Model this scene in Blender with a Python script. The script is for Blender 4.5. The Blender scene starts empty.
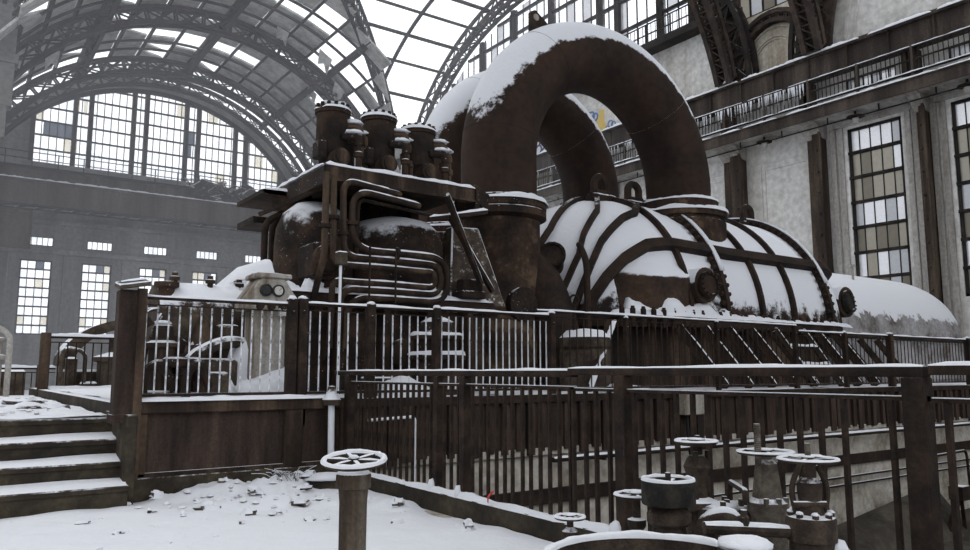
import bpy, math, random
from mathutils import Vector, Matrix, noise
R = random.Random(7)
sc = bpy.context.scene
COL = sc.collection
PI = math.pi
OFF = {}

# ------------------------------------------------------------------ materials
def _n(nt, t, **k):
    n = nt.nodes.new(t)
    for a, v in k.items(): setattr(n, a, v)
    return n
SNOWC = (.80, .815, .86, 1)
def surf(name, cols, scale=2.0, rough=.85, snow=None, amp=.45, soft=.07, nscale=7.0, wind=None, metal=0.0, bump=.25,
         streak=False, spec=.25, winddir=(-.75, -.66, 0), specks=0.0):
    """weathered surface; snow lies where the surface faces up (snow = threshold on the normal), wind = blown snow on one side"""
    m = bpy.data.materials.new(name); m.use_nodes = True
    nt = m.node_tree; nt.nodes.clear(); L = nt.links.new
    out = _n(nt, 'ShaderNodeOutputMaterial'); b = _n(nt, 'ShaderNodeBsdfPrincipled')
    tc = _n(nt, 'ShaderNodeTexCoord')
    src = tc.outputs['Object']
    if streak:
        mp = _n(nt, 'ShaderNodeMapping'); mp.inputs['Scale'].default_value = (1, 1, .12); L(src, mp.inputs[0]); src1 = mp.outputs[0]
    else: src1 = src
    nz = _n(nt, 'ShaderNodeTexNoise'); nz.inputs['Scale'].default_value = scale; nz.inputs['Detail'].default_value = 8; nz.inputs['Roughness'].default_value = .65
    L(src1, nz.inputs['Vector'])
    rp = _n(nt, 'ShaderNodeValToRGB'); els = rp.color_ramp.elements
    k = len(cols)
    pos = [.37 + .25 * i / max(1, k - 1) for i in range(k)]
    els[0].position = pos[0]; els[0].color = (*cols[0], 1)
    els[1].position = pos[-1]; els[1].color = (*cols[-1], 1)
    for i in range(1, k - 1):
        e = els.new(pos[i]); e.color = (*cols[i], 1)
    L(nz.outputs['Fac'], rp.inputs[0])
    n2 = _n(nt, 'ShaderNodeTexNoise'); n2.inputs['Scale'].default_value = scale * 9; n2.inputs['Detail'].default_value = 6
    L(src, n2.inputs['Vector'])
    mx = _n(nt, 'ShaderNodeMix', data_type='RGBA', blend_type='MULTIPLY'); mx.inputs[0].default_value = .55
    mr = _n(nt, 'ShaderNodeMapRange'); mr.inputs[1].default_value = .25; mr.inputs[2].default_value = .75; mr.inputs[3].default_value = .45; mr.inputs[4].default_value = 1.35
    L(n2.outputs['Fac'], mr.inputs[0]); L(rp.outputs[0], mx.inputs[6]); L(mr.outputs[0], mx.inputs[7])
    b.inputs['Roughness'].default_value = rough; b.inputs['Metallic'].default_value = metal
    b.inputs['Specular IOR Level'].default_value = spec
    bp = _n(nt, 'ShaderNodeBump'); bp.inputs['Strength'].default_value = bump; bp.inputs['Distance'].default_value = .02
    L(n2.outputs['Fac'], bp.inputs['Height']); L(bp.outputs[0], b.inputs['Normal'])
    L(mx.outputs[2], b.inputs['Base Color'])
    if snow is None and wind is None and not specks:
        L(b.outputs[0], out.inputs[0]); return m
    g = _n(nt, 'ShaderNodeNewGeometry')
    n3 = _n(nt, 'ShaderNodeTexNoise'); n3.inputs['Scale'].default_value = nscale; n3.inputs['Detail'].default_value = 9; n3.inputs['Roughness'].default_value = .72
    L(src, n3.inputs['Vector'])
    facs = []
    for kind, thr in (('s', snow), ('w', wind)):
        if thr is None: continue
        if kind == 's':
            sx = _n(nt, 'ShaderNodeSeparateXYZ'); L(g.outputs['Normal'], sx.inputs[0]); val = sx.outputs[2]; t = thr
        else:
            d = _n(nt, 'ShaderNodeVectorMath', operation='DOT_PRODUCT'); L(g.outputs['Normal'], d.inputs[0]); d.inputs[1].default_value = winddir; val = d.outputs['Value']; t = thr
        a = _n(nt, 'ShaderNodeMath', operation='SUBTRACT'); L(n3.outputs['Fac'], a.inputs[0]); a.inputs[1].default_value = .5
        c = _n(nt, 'ShaderNodeMath', operation='MULTIPLY_ADD'); L(a.outputs[0], c.inputs[0]); c.inputs[1].default_value = amp * 2; L(val, c.inputs[2])
        r = _n(nt, 'ShaderNodeMapRange', interpolation_type='SMOOTHSTEP'); r.inputs[1].default_value = t - soft; r.inputs[2].default_value = t + soft
        L(c.outputs[0], r.inputs[0]); facs.append(r.outputs[0])
    if specks:
        n5 = _n(nt, 'ShaderNodeTexNoise'); n5.inputs['Scale'].default_value = 26; n5.inputs['Detail'].default_value = 4; n5.inputs['Roughness'].default_value = .7; L(src, n5.inputs['Vector'])
        a5 = _n(nt, 'ShaderNodeMath', operation='MULTIPLY_ADD'); L(n3.outputs['Fac'], a5.inputs[0]); a5.inputs[1].default_value = .5; L(n5.outputs['Fac'], a5.inputs[2])
        sz = _n(nt, 'ShaderNodeSeparateXYZ'); L(g.outputs['Normal'], sz.inputs[0])
        a6 = _n(nt, 'ShaderNodeMath', operation='MULTIPLY_ADD'); L(sz.outputs[2], a6.inputs[0]); a6.inputs[1].default_value = .12; L(a5.outputs[0], a6.inputs[2])
        r5 = _n(nt, 'ShaderNodeMapRange'); r5.inputs[1].default_value = 1.03 - specks; r5.inputs[2].default_value = 1.07 - specks; L(a6.outputs[0], r5.inputs[0]); facs.append(r5.outputs[0])
    fac = facs[0]
    for f2 in facs[1:]:
        mm = _n(nt, 'ShaderNodeMath', operation='MAXIMUM'); L(fac, mm.inputs[0]); L(f2, mm.inputs[1]); fac = mm.outputs[0]
    s = _n(nt, 'ShaderNodeBsdfPrincipled'); s.inputs['Base Color'].default_value = SNOWC; s.inputs['Roughness'].default_value = .9; s.inputs['Specular IOR Level'].default_value = .1
    b2 = _n(nt, 'ShaderNodeBump'); b2.inputs['Strength'].default_value = .5; b2.inputs['Distance'].default_value = .05
    n4 = _n(nt, 'ShaderNodeTexNoise'); n4.inputs['Scale'].default_value = 14; n4.inputs['Detail'].default_value = 5; L(src, n4.inputs['Vector'])
    ad = _n(nt, 'ShaderNodeMath', operation='MULTIPLY_ADD'); L(n4.outputs['Fac'], ad.inputs[0]); ad.inputs[1].default_value = .5; L(fac, ad.inputs[2])
    L(ad.outputs[0], b2.inputs['Height']); L(b2.outputs[0], s.inputs['Normal'])
    ms = _n(nt, 'ShaderNodeMixShader'); L(fac, ms.inputs[0]); L(b.outputs[0], ms.inputs[1]); L(s.outputs[0], ms.inputs[2])
    L(ms.outputs[0], out.inputs[0])
    return m

DK = [(.012, .0085, .007), (.025, .0165, .0125), (.046, .027, .017)]
M = {}
M['rust'] = surf('rusted_steel', [(.012, .0085, .007), (.027, .018, .0135), (.062, .036, .022)], 2.2, snow=.78, amp=.4, specks=.09)
M['peel'] = surf('peeling_tan_rust', [(.014, .01, .008), (.03, .019, .013), (.05, .03, .019), (.13, .088, .055)], 1.7, snow=.85, amp=.3, bump=.5, specks=.0)
M['post'] = surf('streaked_valve_post', [(.03, .02, .014), (.075, .055, .038), (.13, .112, .086)], 5, snow=.72, amp=.3, nscale=22, streak=True)
M['rust_pipe'] = surf('rusted_pipe', [(.019, .0115, .0088), (.029, .0175, .0125), (.042, .024, .016)], .9, snow=.27, amp=.24, nscale=3.0, soft=.03, bump=.12, wind=.60, winddir=(-.36, -.22, .905), specks=-.03)
M['rust_casing'] = surf('rusted_casing', [(.02, .014, .011), (.04, .026, .019), (.07, .04, .025)], 1.6, snow=.10, amp=.3, nscale=2.6, soft=.04)
M['rust_rib'] = surf('rusted_rib', [(.014, .0095, .008), (.027, .0175, .013), (.045, .026, .017)], 3, snow=.93, amp=.35, nscale=6, specks=.0)
M['rust_bare'] = surf('bare_rust', DK, 2.2)
M['rust_tan'] = surf('peeling_rust', [(.013, .0095, .008), (.032, .0205, .0145), (.095, .064, .042)], 2.4, snow=.85, amp=.3, streak=True, specks=.0)
M['rust_red'] = surf('red_rust_plate', [(.025, .0165, .0135), (.046, .03, .0235), (.078, .053, .041)], 5, snow=.9, amp=.3, streak=True, bump=.6, specks=-.02)
M['rail'] = surf('rail_steel', [(.011, .008, .0068), (.024, .0155, .0115), (.048, .03, .02)], 5, snow=.8, amp=.3, nscale=14)
M['rail_frost'] = surf('frosted_rail_steel', [(.012, .009, .0075), (.025, .0165, .012), (.045, .027, .018)], 5, snow=.8, amp=.3, nscale=14, wind=.62)
M['snowy'] = surf('snowy_machinery', [(.03, .022, .017), (.06, .045, .034), (.11, .085, .06)], 3, snow=.38, amp=.55, nscale=6, specks=.04)
M['paint'] = surf('old_grey_paint', [(.12, .085, .055), (.32, .29, .25), (.45, .43, .4)], 3, snow=.8, amp=.3, streak=True)
M['gen'] = surf('pale_generator_paint', [(.13, .115, .1), (.3, .29, .29), (.4, .39, .4)], 1.3, snow=.30, amp=.26, nscale=2.2, soft=.02)
M['steel_far'] = surf('dark_roof_steel', [(.014, .0125, .012), (.023, .02, .018), (.038, .031, .026)], 1.5, snow=.88, amp=.4, nscale=5)
M['steel_snow'] = surf('snow_dusted_steel', [(.014, .0125, .012), (.025, .021, .019), (.042, .033, .027)], 1.5, snow=.5, amp=.5, nscale=6)
M['deckp'] = surf('roof_deck_concrete', [(.3, .29, .278), (.42, .41, .395), (.54, .53, .515)], 1.6, streak=False)
M['conc'] = surf('stained_concrete', [(.2, .18, .155), (.34, .32, .295), (.46, .44, .415)], 1.0, streak=True, snow=.9)
M['conc2'] = surf('pale_plaster', [(.46, .44, .405), (.62, .605, .58), (.7, .69, .67)], .55, streak=True, snow=.9)
M['tan'] = surf('tan_plaster', [(.3, .25, .185), (.5, .45, .37), (.6, .57, .5)], .8, streak=True, snow=.9)
M['concdk'] = surf('dark_wet_concrete', [(.022, .018, .0135), (.042, .034, .024), (.08, .064, .042)], 2.4, snow=.75, amp=.3)
M['concpit'] = surf('mossy_concrete', [(.26, .23, .185), (.46, .425, .37), (.58, .55, .5)], 1.4)
M['concend'] = surf('grey_end_wall', [(.13, .126, .12), (.19, .186, .18), (.25, .246, .24)], .5, streak=True)
M['girder'] = surf('crane_girder_steel', [(.045, .03, .024), (.075, .055, .045), (.11, .095, .085)], .8, streak=True, snow=.9)
M['beam'] = surf('rusty_runway_beam', [(.026, .02, .017), (.05, .039, .033), (.095, .075, .062)], 1.4, streak=True, snow=.8, amp=.4)
M['pil'] = surf('rusty_column', [(.026, .02, .016), (.05, .036, .028), (.105, .078, .056)], 1.6, streak=True)
M['valve'] = surf('valve_iron', [(.02, .015, .012), (.04, .029, .022), (.075, .055, .04)], 9, snow=.72, amp=.3, nscale=22)
M['valvepale'] = surf('pale_valve_iron', [(.05, .04, .032), (.1, .085, .068), (.16, .14, .11)], 9, snow=.72, amp=.3, nscale=22)
M['valvegreen'] = surf('faded_green_iron', [(.011, .0112, .01), (.02, .0205, .018), (.045, .04, .031)], 8, snow=.85, amp=.25, nscale=20)
M['redflag'] = surf('red_tape', [(.5, .06, .05), (.6, .08, .07)], 4)
M['cable'] = surf('black_cable', [(.012, .012, .012), (.02, .02, .02)], 4, snow=.8)
M['wood'] = surf('weathered_plank', [(.06, .048, .037), (.1, .08, .06), (.15, .125, .1)], 4, snow=.35, amp=.4, nscale=8)
M['rock'] = surf('rubble_stone', [(.05, .04, .033), (.1, .085, .07), (.17, .15, .125)], 8, snow=.02, amp=.5, nscale=12)
def snow_mat():
    m = bpy.data.materials.new('snow'); m.use_nodes = True; nt = m.node_tree; b = nt.nodes['Principled BSDF']; L = nt.links.new
    b.inputs['Base Color'].default_value = SNOWC; b.inputs['Roughness'].default_value = .9; b.inputs['Specular IOR Level'].default_value = .1
    tc = _n(nt, 'ShaderNodeTexCoord'); a = _n(nt, 'ShaderNodeTexNoise'); a.inputs['Scale'].default_value = 5; a.inputs['Detail'].default_value = 9; a.inputs['Roughness'].default_value = .6
    L(tc.outputs['Object'], a.inputs['Vector']); bp = _n(nt, 'ShaderNodeBump'); bp.inputs['Strength'].default_value = .45; bp.inputs['Distance'].default_value = .06
    L(a.outputs['Fac'], bp.inputs['Height']); L(bp.outputs[0], b.inputs['Normal'])
    return m
M['snow'] = snow_mat()
def pane_mat(name, col, rough, trans):
    m = bpy.data.materials.new(name); m.use_nodes = True; nt = m.node_tree; nt.nodes.clear(); L = nt.links.new
    out = _n(nt, 'ShaderNodeOutputMaterial'); t = _n(nt, 'ShaderNodeBsdfTransparent'); t.inputs[0].default_value = (*col, 1)
    tl = _n(nt, 'ShaderNodeBsdfTranslucent'); tl.inputs[0].default_value = (*col, 1)
    g = _n(nt, 'ShaderNodeBsdfGlossy'); g.inputs['Roughness'].default_value = rough; g.inputs[0].default_value = (.8, .8, .8, 1)
    tc = _n(nt, 'ShaderNodeTexCoord'); nz = _n(nt, 'ShaderNodeTexNoise'); nz.inputs['Scale'].default_value = 1.7; nz.inputs['Detail'].default_value = 6; L(tc.outputs['Object'], nz.inputs['Vector'])
    mr = _n(nt, 'ShaderNodeMapRange'); mr.inputs[1].default_value = .3; mr.inputs[2].default_value = .7; mr.inputs[3].default_value = max(0, trans - .15); mr.inputs[4].default_value = min(1, trans + .15); L(nz.outputs['Fac'], mr.inputs[0])
    a = _n(nt, 'ShaderNodeMixShader'); L(mr.outputs[0], a.inputs[0]); L(tl.outputs[0], a.inputs[1]); L(t.outputs[0], a.inputs[2])
    b = _n(nt, 'ShaderNodeMixShader'); b.inputs[0].default_value = .04; L(a.outputs[0], b.inputs[1]); L(g.outputs[0], b.inputs[2]); L(b.outputs[0], out.inputs[0])
    return m
M['pane_white'] = pane_mat('frosted_pane', (.97, .98, 1.0), .3, .95)
M['pane_clear'] = pane_mat('clear_pane', (1, 1, 1), .08, 1.2)
M['pane_cream'] = pane_mat('yellowed_pane', (.84, .81, .74), .3, .75)
M['pane_dark'] = pane_mat('grimy_pane', (.5, .47, .41), .3, .3)
M['pane_blue'] = pane_mat('grey_shutter_pane', (.30, .32, .355), .4, .6)
M['pane_milk'] = pane_mat('milky_pane', (.50, .505, .515), .3, .65)
M['pane_tea'] = pane_mat('tea_stained_pane', (.42, .405, .365), .3, .6)
M['pane_murk'] = pane_mat('murky_pane', (.3, .285, .25), .3, .5)
M['pane_pale'] = pane_mat('pale_pane', (.68, .68, .69), .3, .7)
def flat(name, c, rough=.7):
    m = bpy.data.materials.new(name); m.use_nodes = True; b = m.node_tree.nodes['Principled BSDF']; b.inputs['Base Color'].default_value = (*c, 1); b.inputs['Roughness'].default_value = rough
    return m
M['dial'] = surf('gauge_dial', [(.5, .49, .45), (.62, .6, .56)], 8)
M['dialdark'] = surf('gauge_dark', [(.015, .015, .015), (.03, .03, .03)], 8, rough=.4)
M['paint_blue'] = flat('spray_blue', (.12, .2, .42)); M['paint_yellow'] = flat('spray_yellow', (.62, .45, .12)); M['paint_white'] = flat('spray_white', (.7, .7, .72)); M['paint_navy'] = flat('spray_navy', (.04, .05, .16))

# ------------------------------------------------------------------ mesh builder
class MB:
    def __init__(s): s.v = []; s.f = []; s.mi = []; s.cur = 0
    def add(s, v, f):
        o = len(s.v); s.v += [tuple(p) for p in v]; s.f += [tuple(i + o for i in q) for q in f]; s.mi += [s.cur] * len(f); return s
    def box(s, x0, x1, y0, y1, z0, z1):
        return s.add([(x0, y0, z0), (x1, y0, z0), (x1, y1, z0), (x0, y1, z0), (x0, y0, z1), (x1, y0, z1), (x1, y1, z1), (x0, y1, z1)],
                     [(3, 2, 1, 0), (4, 5, 6, 7), (0, 1, 5, 4), (1, 2, 6, 5), (2, 3, 7, 6), (3, 0, 4, 7)])
    def bar(s, a, b, w, h, up=(0, 0, 1)):
        a = Vector(a); b = Vector(b); d = (b - a)
        if d.length < 1e-6: return s
        d.normalize(); u = Vector(up)
        if abs(d.dot(u)) > .97: u = Vector((0, 1, 0)) if abs(d.y) < .9 else Vector((1, 0, 0))
        x = d.cross(u).normalized() * w / 2; y = x.cross(d).normalized() * h / 2
        v = [p + q for p in (a, b) for q in (-x - y, x - y, x + y, -x + y)]
        return s.add(v, [(3, 2, 1, 0), (4, 5, 6, 7), (0, 1, 5, 4), (1, 2, 6, 5), (2, 3, 7, 6), (3, 0, 4, 7)])
    def tube(s, path, r, n=10, caps=True, closed=False):
        P = [Vector(p) for p in path]; k = len(P); rs = r if isinstance(r, (list, tuple)) else [r] * k
        vs = []; prev = None
        for i, p in enumerate(P):
            if closed: t = P[(i + 1) % k] - P[i - 1]
            else: t = P[min(i + 1, k - 1)] - P[max(i - 1, 0)]
            t.normalize()
            if prev is None:
                u = Vector((0, 0, 1)) if abs(t.z) < .9 else Vector((1, 0, 0))
                x = t.cross(u).normalized()
            else:
                x = (prev - t * prev.dot(t)).normalized()
            prev = x; y = t.cross(x)
            for j in range(n):
                a = 2 * PI * j / n; vs.append(p + (x * math.cos(a) + y * math.sin(a)) * rs[i])
        fs = []
        for i in range(k if closed else k - 1):
            for j in range(n):
                a = i * n + j; b = i * n + (j + 1) % n; c = ((i + 1) % k) * n + (j + 1) % n; d = ((i + 1) % k) * n + j
                fs.append((a, b, c, d))
        if caps and not closed:
            fs.append(tuple(range(n - 1, -1, -1))); fs.append(tuple((k - 1) * n + j for j in range(n)))
        return s.add(vs, fs)
    def cyl(s, a, b, r, n=16, r2=None): return s.tube([a, b], [r, r if r2 is None else r2], n)
    def lathe(s, prof, c=(0, 0, 0), axis='z', n=24, a0=0, a1=2 * PI):
        """prof: list of (radius, height) along the axis"""
        full = abs(a1 - a0 - 2 * PI) < 1e-6; m = n if full else n + 1; vs = []; c = Vector(c)
        for r_, h in prof:
            for j in range(m):
                a = a0 + (a1 - a0) * j / n; x, y = r_ * math.cos(a), r_ * math.sin(a)
                p = {'z': (x, y, h), 'y': (x, h, y), 'x': (h, x, y)}[axis] if isinstance(axis, str) else None
                if p is None: p = axis @ Vector((x, y, h))
                vs.append(c + Vector(p))
        fs = []
        for i in range(len(prof) - 1):
            for j in range(n):
                b = (j + 1) % m if full else j + 1
                fs.append((i * m + j, i * m + b, (i + 1) * m + b, (i + 1) * m + j))
        if full:
            if prof[0][0] > 1e-4: fs.append(tuple(range(m - 1, -1, -1)))
            if prof[-1][0] > 1e-4: fs.append(tuple((len(prof) - 1) * m + j for j in range(m)))
        return s.add(vs, fs)
    def ribbon(s, path, nrm, w, h, lift=0.0):
        """rectangular section swept along a path; nrm = outward normals, w across, h outward"""
        k = len(path); vs = []
        for i in range(k):
            p = Vector(path[i]); n_ = Vector(nrm[i]).normalized(); t = (Vector(path[min(i + 1, k - 1)]) - Vector(path[max(i - 1, 0)])).normalized()
            x = t.cross(n_).normalized() * w / 2
            vs += [p - x + n_ * lift, p + x + n_ * lift, p + x + n_ * (h + lift), p - x + n_ * (h + lift)]
        fs = []
        for i in range(k - 1):
            for j in range(4):
                fs.append((i * 4 + j, i * 4 + (j + 1) % 4, i * 4 + 4 + (j + 1) % 4, i * 4 + 4 + j))
        fs += [(3, 2, 1, 0), tuple((k - 1) * 4 + j for j in range(4))]
        return s.add(vs, fs)
    def quad(s, a, b, c, d): return s.add([a, b, c, d], [(0, 1, 2, 3)])
    def prism(s, poly, axis, a, b):
        """polygon in the plane across axis, extruded from a to b"""
        n = len(poly)
        def P(u, v, t): return {'x': (t, u, v), 'y': (u, t, v), 'z': (u, v, t)}[axis]
        vs = [P(u, v, a) for u, v in poly] + [P(u, v, b) for u, v in poly]
        fs = [tuple(range(n - 1, -1, -1)), tuple(range(n, 2 * n))] + [(i, (i + 1) % n, n + (i + 1) % n, n + i) for i in range(n)]
        return s.add(vs, fs)
    def blob(s, c, rx, ry, rz, seed=0, amp=.25, nu=10, nv=6, flatb=True):
        vs = []; fs = []; c = Vector(c)
        for i in range(nv + 1):
            t = PI * i / nv
            for j in range(nu):
                p = 2 * PI * j / nu; d = Vector((math.sin(t) * math.cos(p), math.sin(t) * math.sin(p), math.cos(t)))
                k = 1 + amp * noise.noise(d * 1.6 + Vector((seed * 7.3, seed * 3.1, seed)))*1.6
                z = d.z * rz * k
                if flatb: z = max(z, -.3 * rz)
                vs.append(c + Vector((d.x * rx * k, d.y * ry * k, z)))
        for i in range(nv):
            for j in range(nu): fs.append((i * nu + j, (i + 1) * nu + j, (i + 1) * nu + (j + 1) % nu, i * nu + (j + 1) % nu))
        return s.add(vs, fs)
    def snowcap(s, path, w, h, seed=1, gap=0.0, droop=.006):
        """ridge of settled snow along a path, half-ellipse section with uneven height"""
        pts = []
        P = [Vector(p) for p in path]
        for a, b in zip(P[:-1], P[1:]):
            k = max(1, int((b - a).length / .07))
            pts += [a.lerp(b, i / k) for i in range(k)]
        pts.append(P[-1]); vs = []; fs = []; m = 6; prev = False
        for i, p in enumerate(pts):
            t = (pts[min(i + 1, len(pts) - 1)] - pts[max(i - 1, 0)]).normalized(); x = Vector((t.y, -t.x, 0))
            x = x.normalized() if x.length > 1e-5 else Vector((1, 0, 0))
            nn = noise.noise(Vector((i * .17, seed * 5.7, 1.3))); n2 = noise.noise(Vector((i * .55, seed * 2.3, 4.1)))
            hh = h * max(.12, 1 + .7 * nn + .35 * n2); ww = w * (1 + .2 * n2)
            if gap and nn < gap - .55: hh = .001; ww = w * .4
            if i in (0, len(pts) - 1): hh *= .3
            for j in range(m):
                a = PI * j / (m - 1)
                vs.append(p + x * (ww / 2 * math.cos(a)) + Vector((0, 0, hh * math.sin(a) - (droop if j in (0, m - 1) else 0))))
        for i in range(len(pts) - 1):
            for j in range(m - 1): fs.append((i * m + j, (i + 1) * m + j, (i + 1) * m + j + 1, i * m + j + 1))
        return s.add(vs, fs)
    def build(s, name, mat, parent=None, smooth=35, bevel=0, seg=1):
        me = bpy.data.meshes.new(name)
        off = OFF[parent.name] if parent else Vector((0, 0, 0))
        me.from_pydata([tuple(Vector(p) - off) for p in s.v], [], s.f)
        mats = mat if isinstance(mat, (list, tuple)) else [mat]
        for m in mats: me.materials.append(m)
        me.update()
        import bmesh as _b
        bm = _b.new(); bm.from_mesh(me); _b.ops.recalc_face_normals(bm, faces=bm.faces)
        if bevel: _b.ops.bevel(bm, geom=[e for e in bm.edges if e.calc_face_angle(0) > .6], offset=bevel, segments=seg, affect='EDGES', profile=.5)
        bm.to_mesh(me); bm.free()
        if len(mats) > 1 and not bevel: me.polygons.foreach_set('material_index', s.mi)
        if smooth:
            me.polygons.foreach_set('use_smooth', [True] * len(me.polygons)); me.set_sharp_from_angle(angle=math.radians(smooth))
        o = bpy.data.objects.new(name, me); COL.objects.link(o)
        if parent: o.parent = parent
        OFF[o.name] = off
        return o

def thing(name, label, cat, loc=(0, 0, 0), group=None, kind=None):
    o = bpy.data.objects.new(name, None); COL.objects.link(o); o.location = loc; o.empty_display_size = .1
    o['label'] = label; o['category'] = cat
    if group: o['group'] = group
    if kind: o['kind'] = kind
    OFF[o.name] = Vector(loc); return o
def tag(o, label, cat, group=None, kind=None):
    o['label'] = label; o['category'] = cat
    if group: o['group'] = group
    if kind: o['kind'] = kind
    return o
def struct(o, label=None, cat=None, group=None):
    o['kind'] = 'structure'
    if label: o['label'] = label
    if cat: o['category'] = cat
    if group: o['group'] = group
    return o
def S(o): o['kind'] = 'stuff'; return o
def link_copy(src, parent, dx=(0, 0, 0), name=None):
    c = src.copy(); COL.objects.link(c); c.parent = parent; c.location = Vector(src.location) + Vector(dx); OFF[c.name] = OFF[src.name]; return c
def bolts(name, mat, parent, segs, r, n=6):
    """each bolt a mesh object of its own: the first is built, the rest are copies of it"""
    (a, c) = segs[0]; b = MB(); b.cyl(a, c, r, n); o = b.build(name, mat, parent); a = Vector(a)
    for p, q in segs[1:]:
        link_copy(o, parent, Vector(p) - a)
    return o
def circ(c, r, axis='z', n=24, a0=0, a1=2 * PI):
    out = []
    for j in range(n):
        a = a0 + (a1 - a0) * j / n; x, y = r * math.cos(a), r * math.sin(a)
        out.append(Vector(c) + Vector({'z': (x, y, 0), 'y': (x, 0, y), 'x': (0, x, y)}[axis]))
    return out
def fillet(path, r, n=6):
    """round the corners of a polyline"""
    P = [Vector(p) for p in path]; out = [P[0]]
    for i in range(1, len(P) - 1):
        a, b, c = P[i - 1], P[i], P[i + 1]; u = (a - b); v = (c - b); rr = min(r, u.length * .49, v.length * .49)
        p0 = b + u.normalized() * rr; p1 = b + v.normalized() * rr
        for k in range(n + 1):
            t = k / n; out.append((1 - t) ** 2 * p0 + 2 * t * (1 - t) * b + t * t * p1)
    out.append(P[-1]); return out

M['ribbrown'] = surf('brown_rib_steel', [(.026, .02, .017), (.045, .034, .028), (.075, .055, .044)], 1.5, snow=.8, amp=.4, nscale=5)
M['concdkdry'] = surf('dry_dark_concrete', [(.03, .026, .021), (.05, .043, .034), (.08, .07, .056)], 1.4)
# ------------------------------------------------------------------ the setting: floors
GR = {}
def hfun(x, y, amp, seed, bumps):
    h = amp * noise.noise(Vector((x * .8, y * .8, seed))) + amp * .45 * noise.noise(Vector((x * 4, y * 4, seed + 3)))
    h += amp * .9 * max(0, noise.noise(Vector((x * 2.3, y * 2.3, seed + 9))) - .15)
    for (bx, by, br, bh) in bumps:
        d = math.hypot(x - bx, y - by) / br
        if d < 1: h += bh * (1 - d * d) ** 2 * (1 + .5 * noise.noise(Vector((x * 7, y * 7, 2))) + .3 * noise.noise(Vector((x * 19, y * 19, 5))))
    return h
def ground(name, x, y):
    z, amp, seed, bumps = GR[name]; return z + hfun(x, y, amp, seed, bumps)
def snow_ground(name, x0, x1, y0, y1, z, step, amp, bumps=(), seed=0, skirt=.3, mat='snow'):
    GR[name] = (z, amp, seed, bumps)
    b = MB(); nx = max(2, int((x1 - x0) / step)); ny = max(2, int((y1 - y0) / step))
    for j in range(ny + 1):
        for i in range(nx + 1):
            x = x0 + (x1 - x0) * i / nx; y = y0 + (y1 - y0) * j / ny
            h = hfun(x, y, amp, seed, bumps)
            b.v.append((x, y, z + h))
    for j in range(ny):
        for i in range(nx):
            a = j * (nx + 1) + i; b.f.append((a, a + 1, a + nx + 2, a + nx + 1)); b.mi.append(0)
    return struct(b.build(name, M[mat], smooth=180))
snow_ground('floor', -7, 3.62, -3, 7.92, 0, .045, .032,
            [(2.3, 7.75, .45, .13), (2.75, 7.5, .5, .12), (3.1, 7.8, .4, .15), (1.9, 7.8, .3, .06), (2.6, 6.9, .35, .07), (3.0, 6.6, .3, .06), (3.45, 7.6, .3, .08), (2.2, 7.1, .3, .05), (3.45, 6.3, .3, .05)])
snow_ground('platform_floor', -7, 1.42, 8.52, 16.5, .765, .11, .02, [(.9, 11, .3, .08), (-.2, 10.2, .4, .07), (.2, 13, .5, .1), (1.1, 9.3, .3, .06)], seed=4)
b = MB(); b.box(-7, 1.45, 8.5, 16.5, -.2, .735); struct(b.build('platform_base', M['concdk']))
snow_ground('floor.001', -12, 26.6, 16.5, 58, .0, .6, .06, seed=8)
b = MB(); b.box(3.8, 26.6, -8, 8.1, -2.0, -1.8); struct(b.build('floor.002', M['concdkdry']))
b = MB(); b.box(3.55, 3.78, -8, 7.9, -1.9, -.02); struct(b.build('wall_walkway', M['concpit']))
b = MB(); b.box(-7, 3.62, -8, 7.95, -.35, -.08); struct(b.build('floor.003', M['concdk']))
# stairs: four concrete steps
b = MB()
for k in range(4):
    y0 = 7.66 + .27 * k; b.box(-6.5, 1.47, y0 + .02, 8.9, .19 * k - .1 * (k == 0), .19 * (k + 1) - .035)
    b.box(-6.5, 1.48, y0, y0 + .3, .19 * (k + 1) - .07, .19 * (k + 1) - .012)
st = struct(b.build('stairs', M['concdk'], bevel=.012))
b = MB()
for k in range(3):
    y0 = 7.66 + .27 * k
    for i in range(60):
        pass
    n = 90; vs = []; 
    for i in range(n + 1):
        x = -6.4 + 7.86 * i / n; q = noise.noise(Vector((x * 2.1, k * 3.3, 0)))
        z = .19 * (k + 1) - .012; f = .028 + .03 * q
        for yy, zz in ((y0 + max(.012, f), z), (y0 + .07 + f, z + .018), (y0 + .18, z + .03 + .012 * q), (y0 + .275, z + .05 + .03 * noise.noise(Vector((x, k, 8))))): vs.append((x, yy, zz))
    fs = [(i * 4 + j, (i + 1) * 4 + j, (i + 1) * 4 + j + 1, i * 4 + j + 1) for i in range(n) for j in range(3)]
    b.add(vs, fs)
S(b.build('snow_cover', M['snow'], st, smooth=180))
b = MB(); b.box(1.44, 1.54, 7.78, 8.9, -.1, .8); struct(b.build('trim_1', M['concdk'], bevel=.01))

# deck of the turbine block
b = MB(); b.box(1.45, 25.8, 8.02, 17.5, .66, .885); dk = struct(b.build('deck_slab', M['concdk']))
snow_ground('deck_floor', 1.6, 25.5, 8.25, 17.3, .895, .16, .022, seed=12, bumps=[(2.3, 8.9, .6, .1), (3.2, 9.0, .5, .12), (8.9, 8.8, .6, .12), (4.7, 8.9, .5, .1)])
b = MB(); b.box(3.75, 26.6, 8.06, 8.5, -1.85, .2); b.box(3.75, 26.6, 7.99, 8.06, .1, .2); struct(b.build('wall_pit', M['concpit'], bevel=.01))
b = MB(); b.box(3.75, 26.6, 8.0, 8.06, -.5, -.34); b.box(3.75, 26.6, 7.985, 8.06, -.52, -.49); struct(b.build('trim_2', M['rust_bare']))
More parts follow.
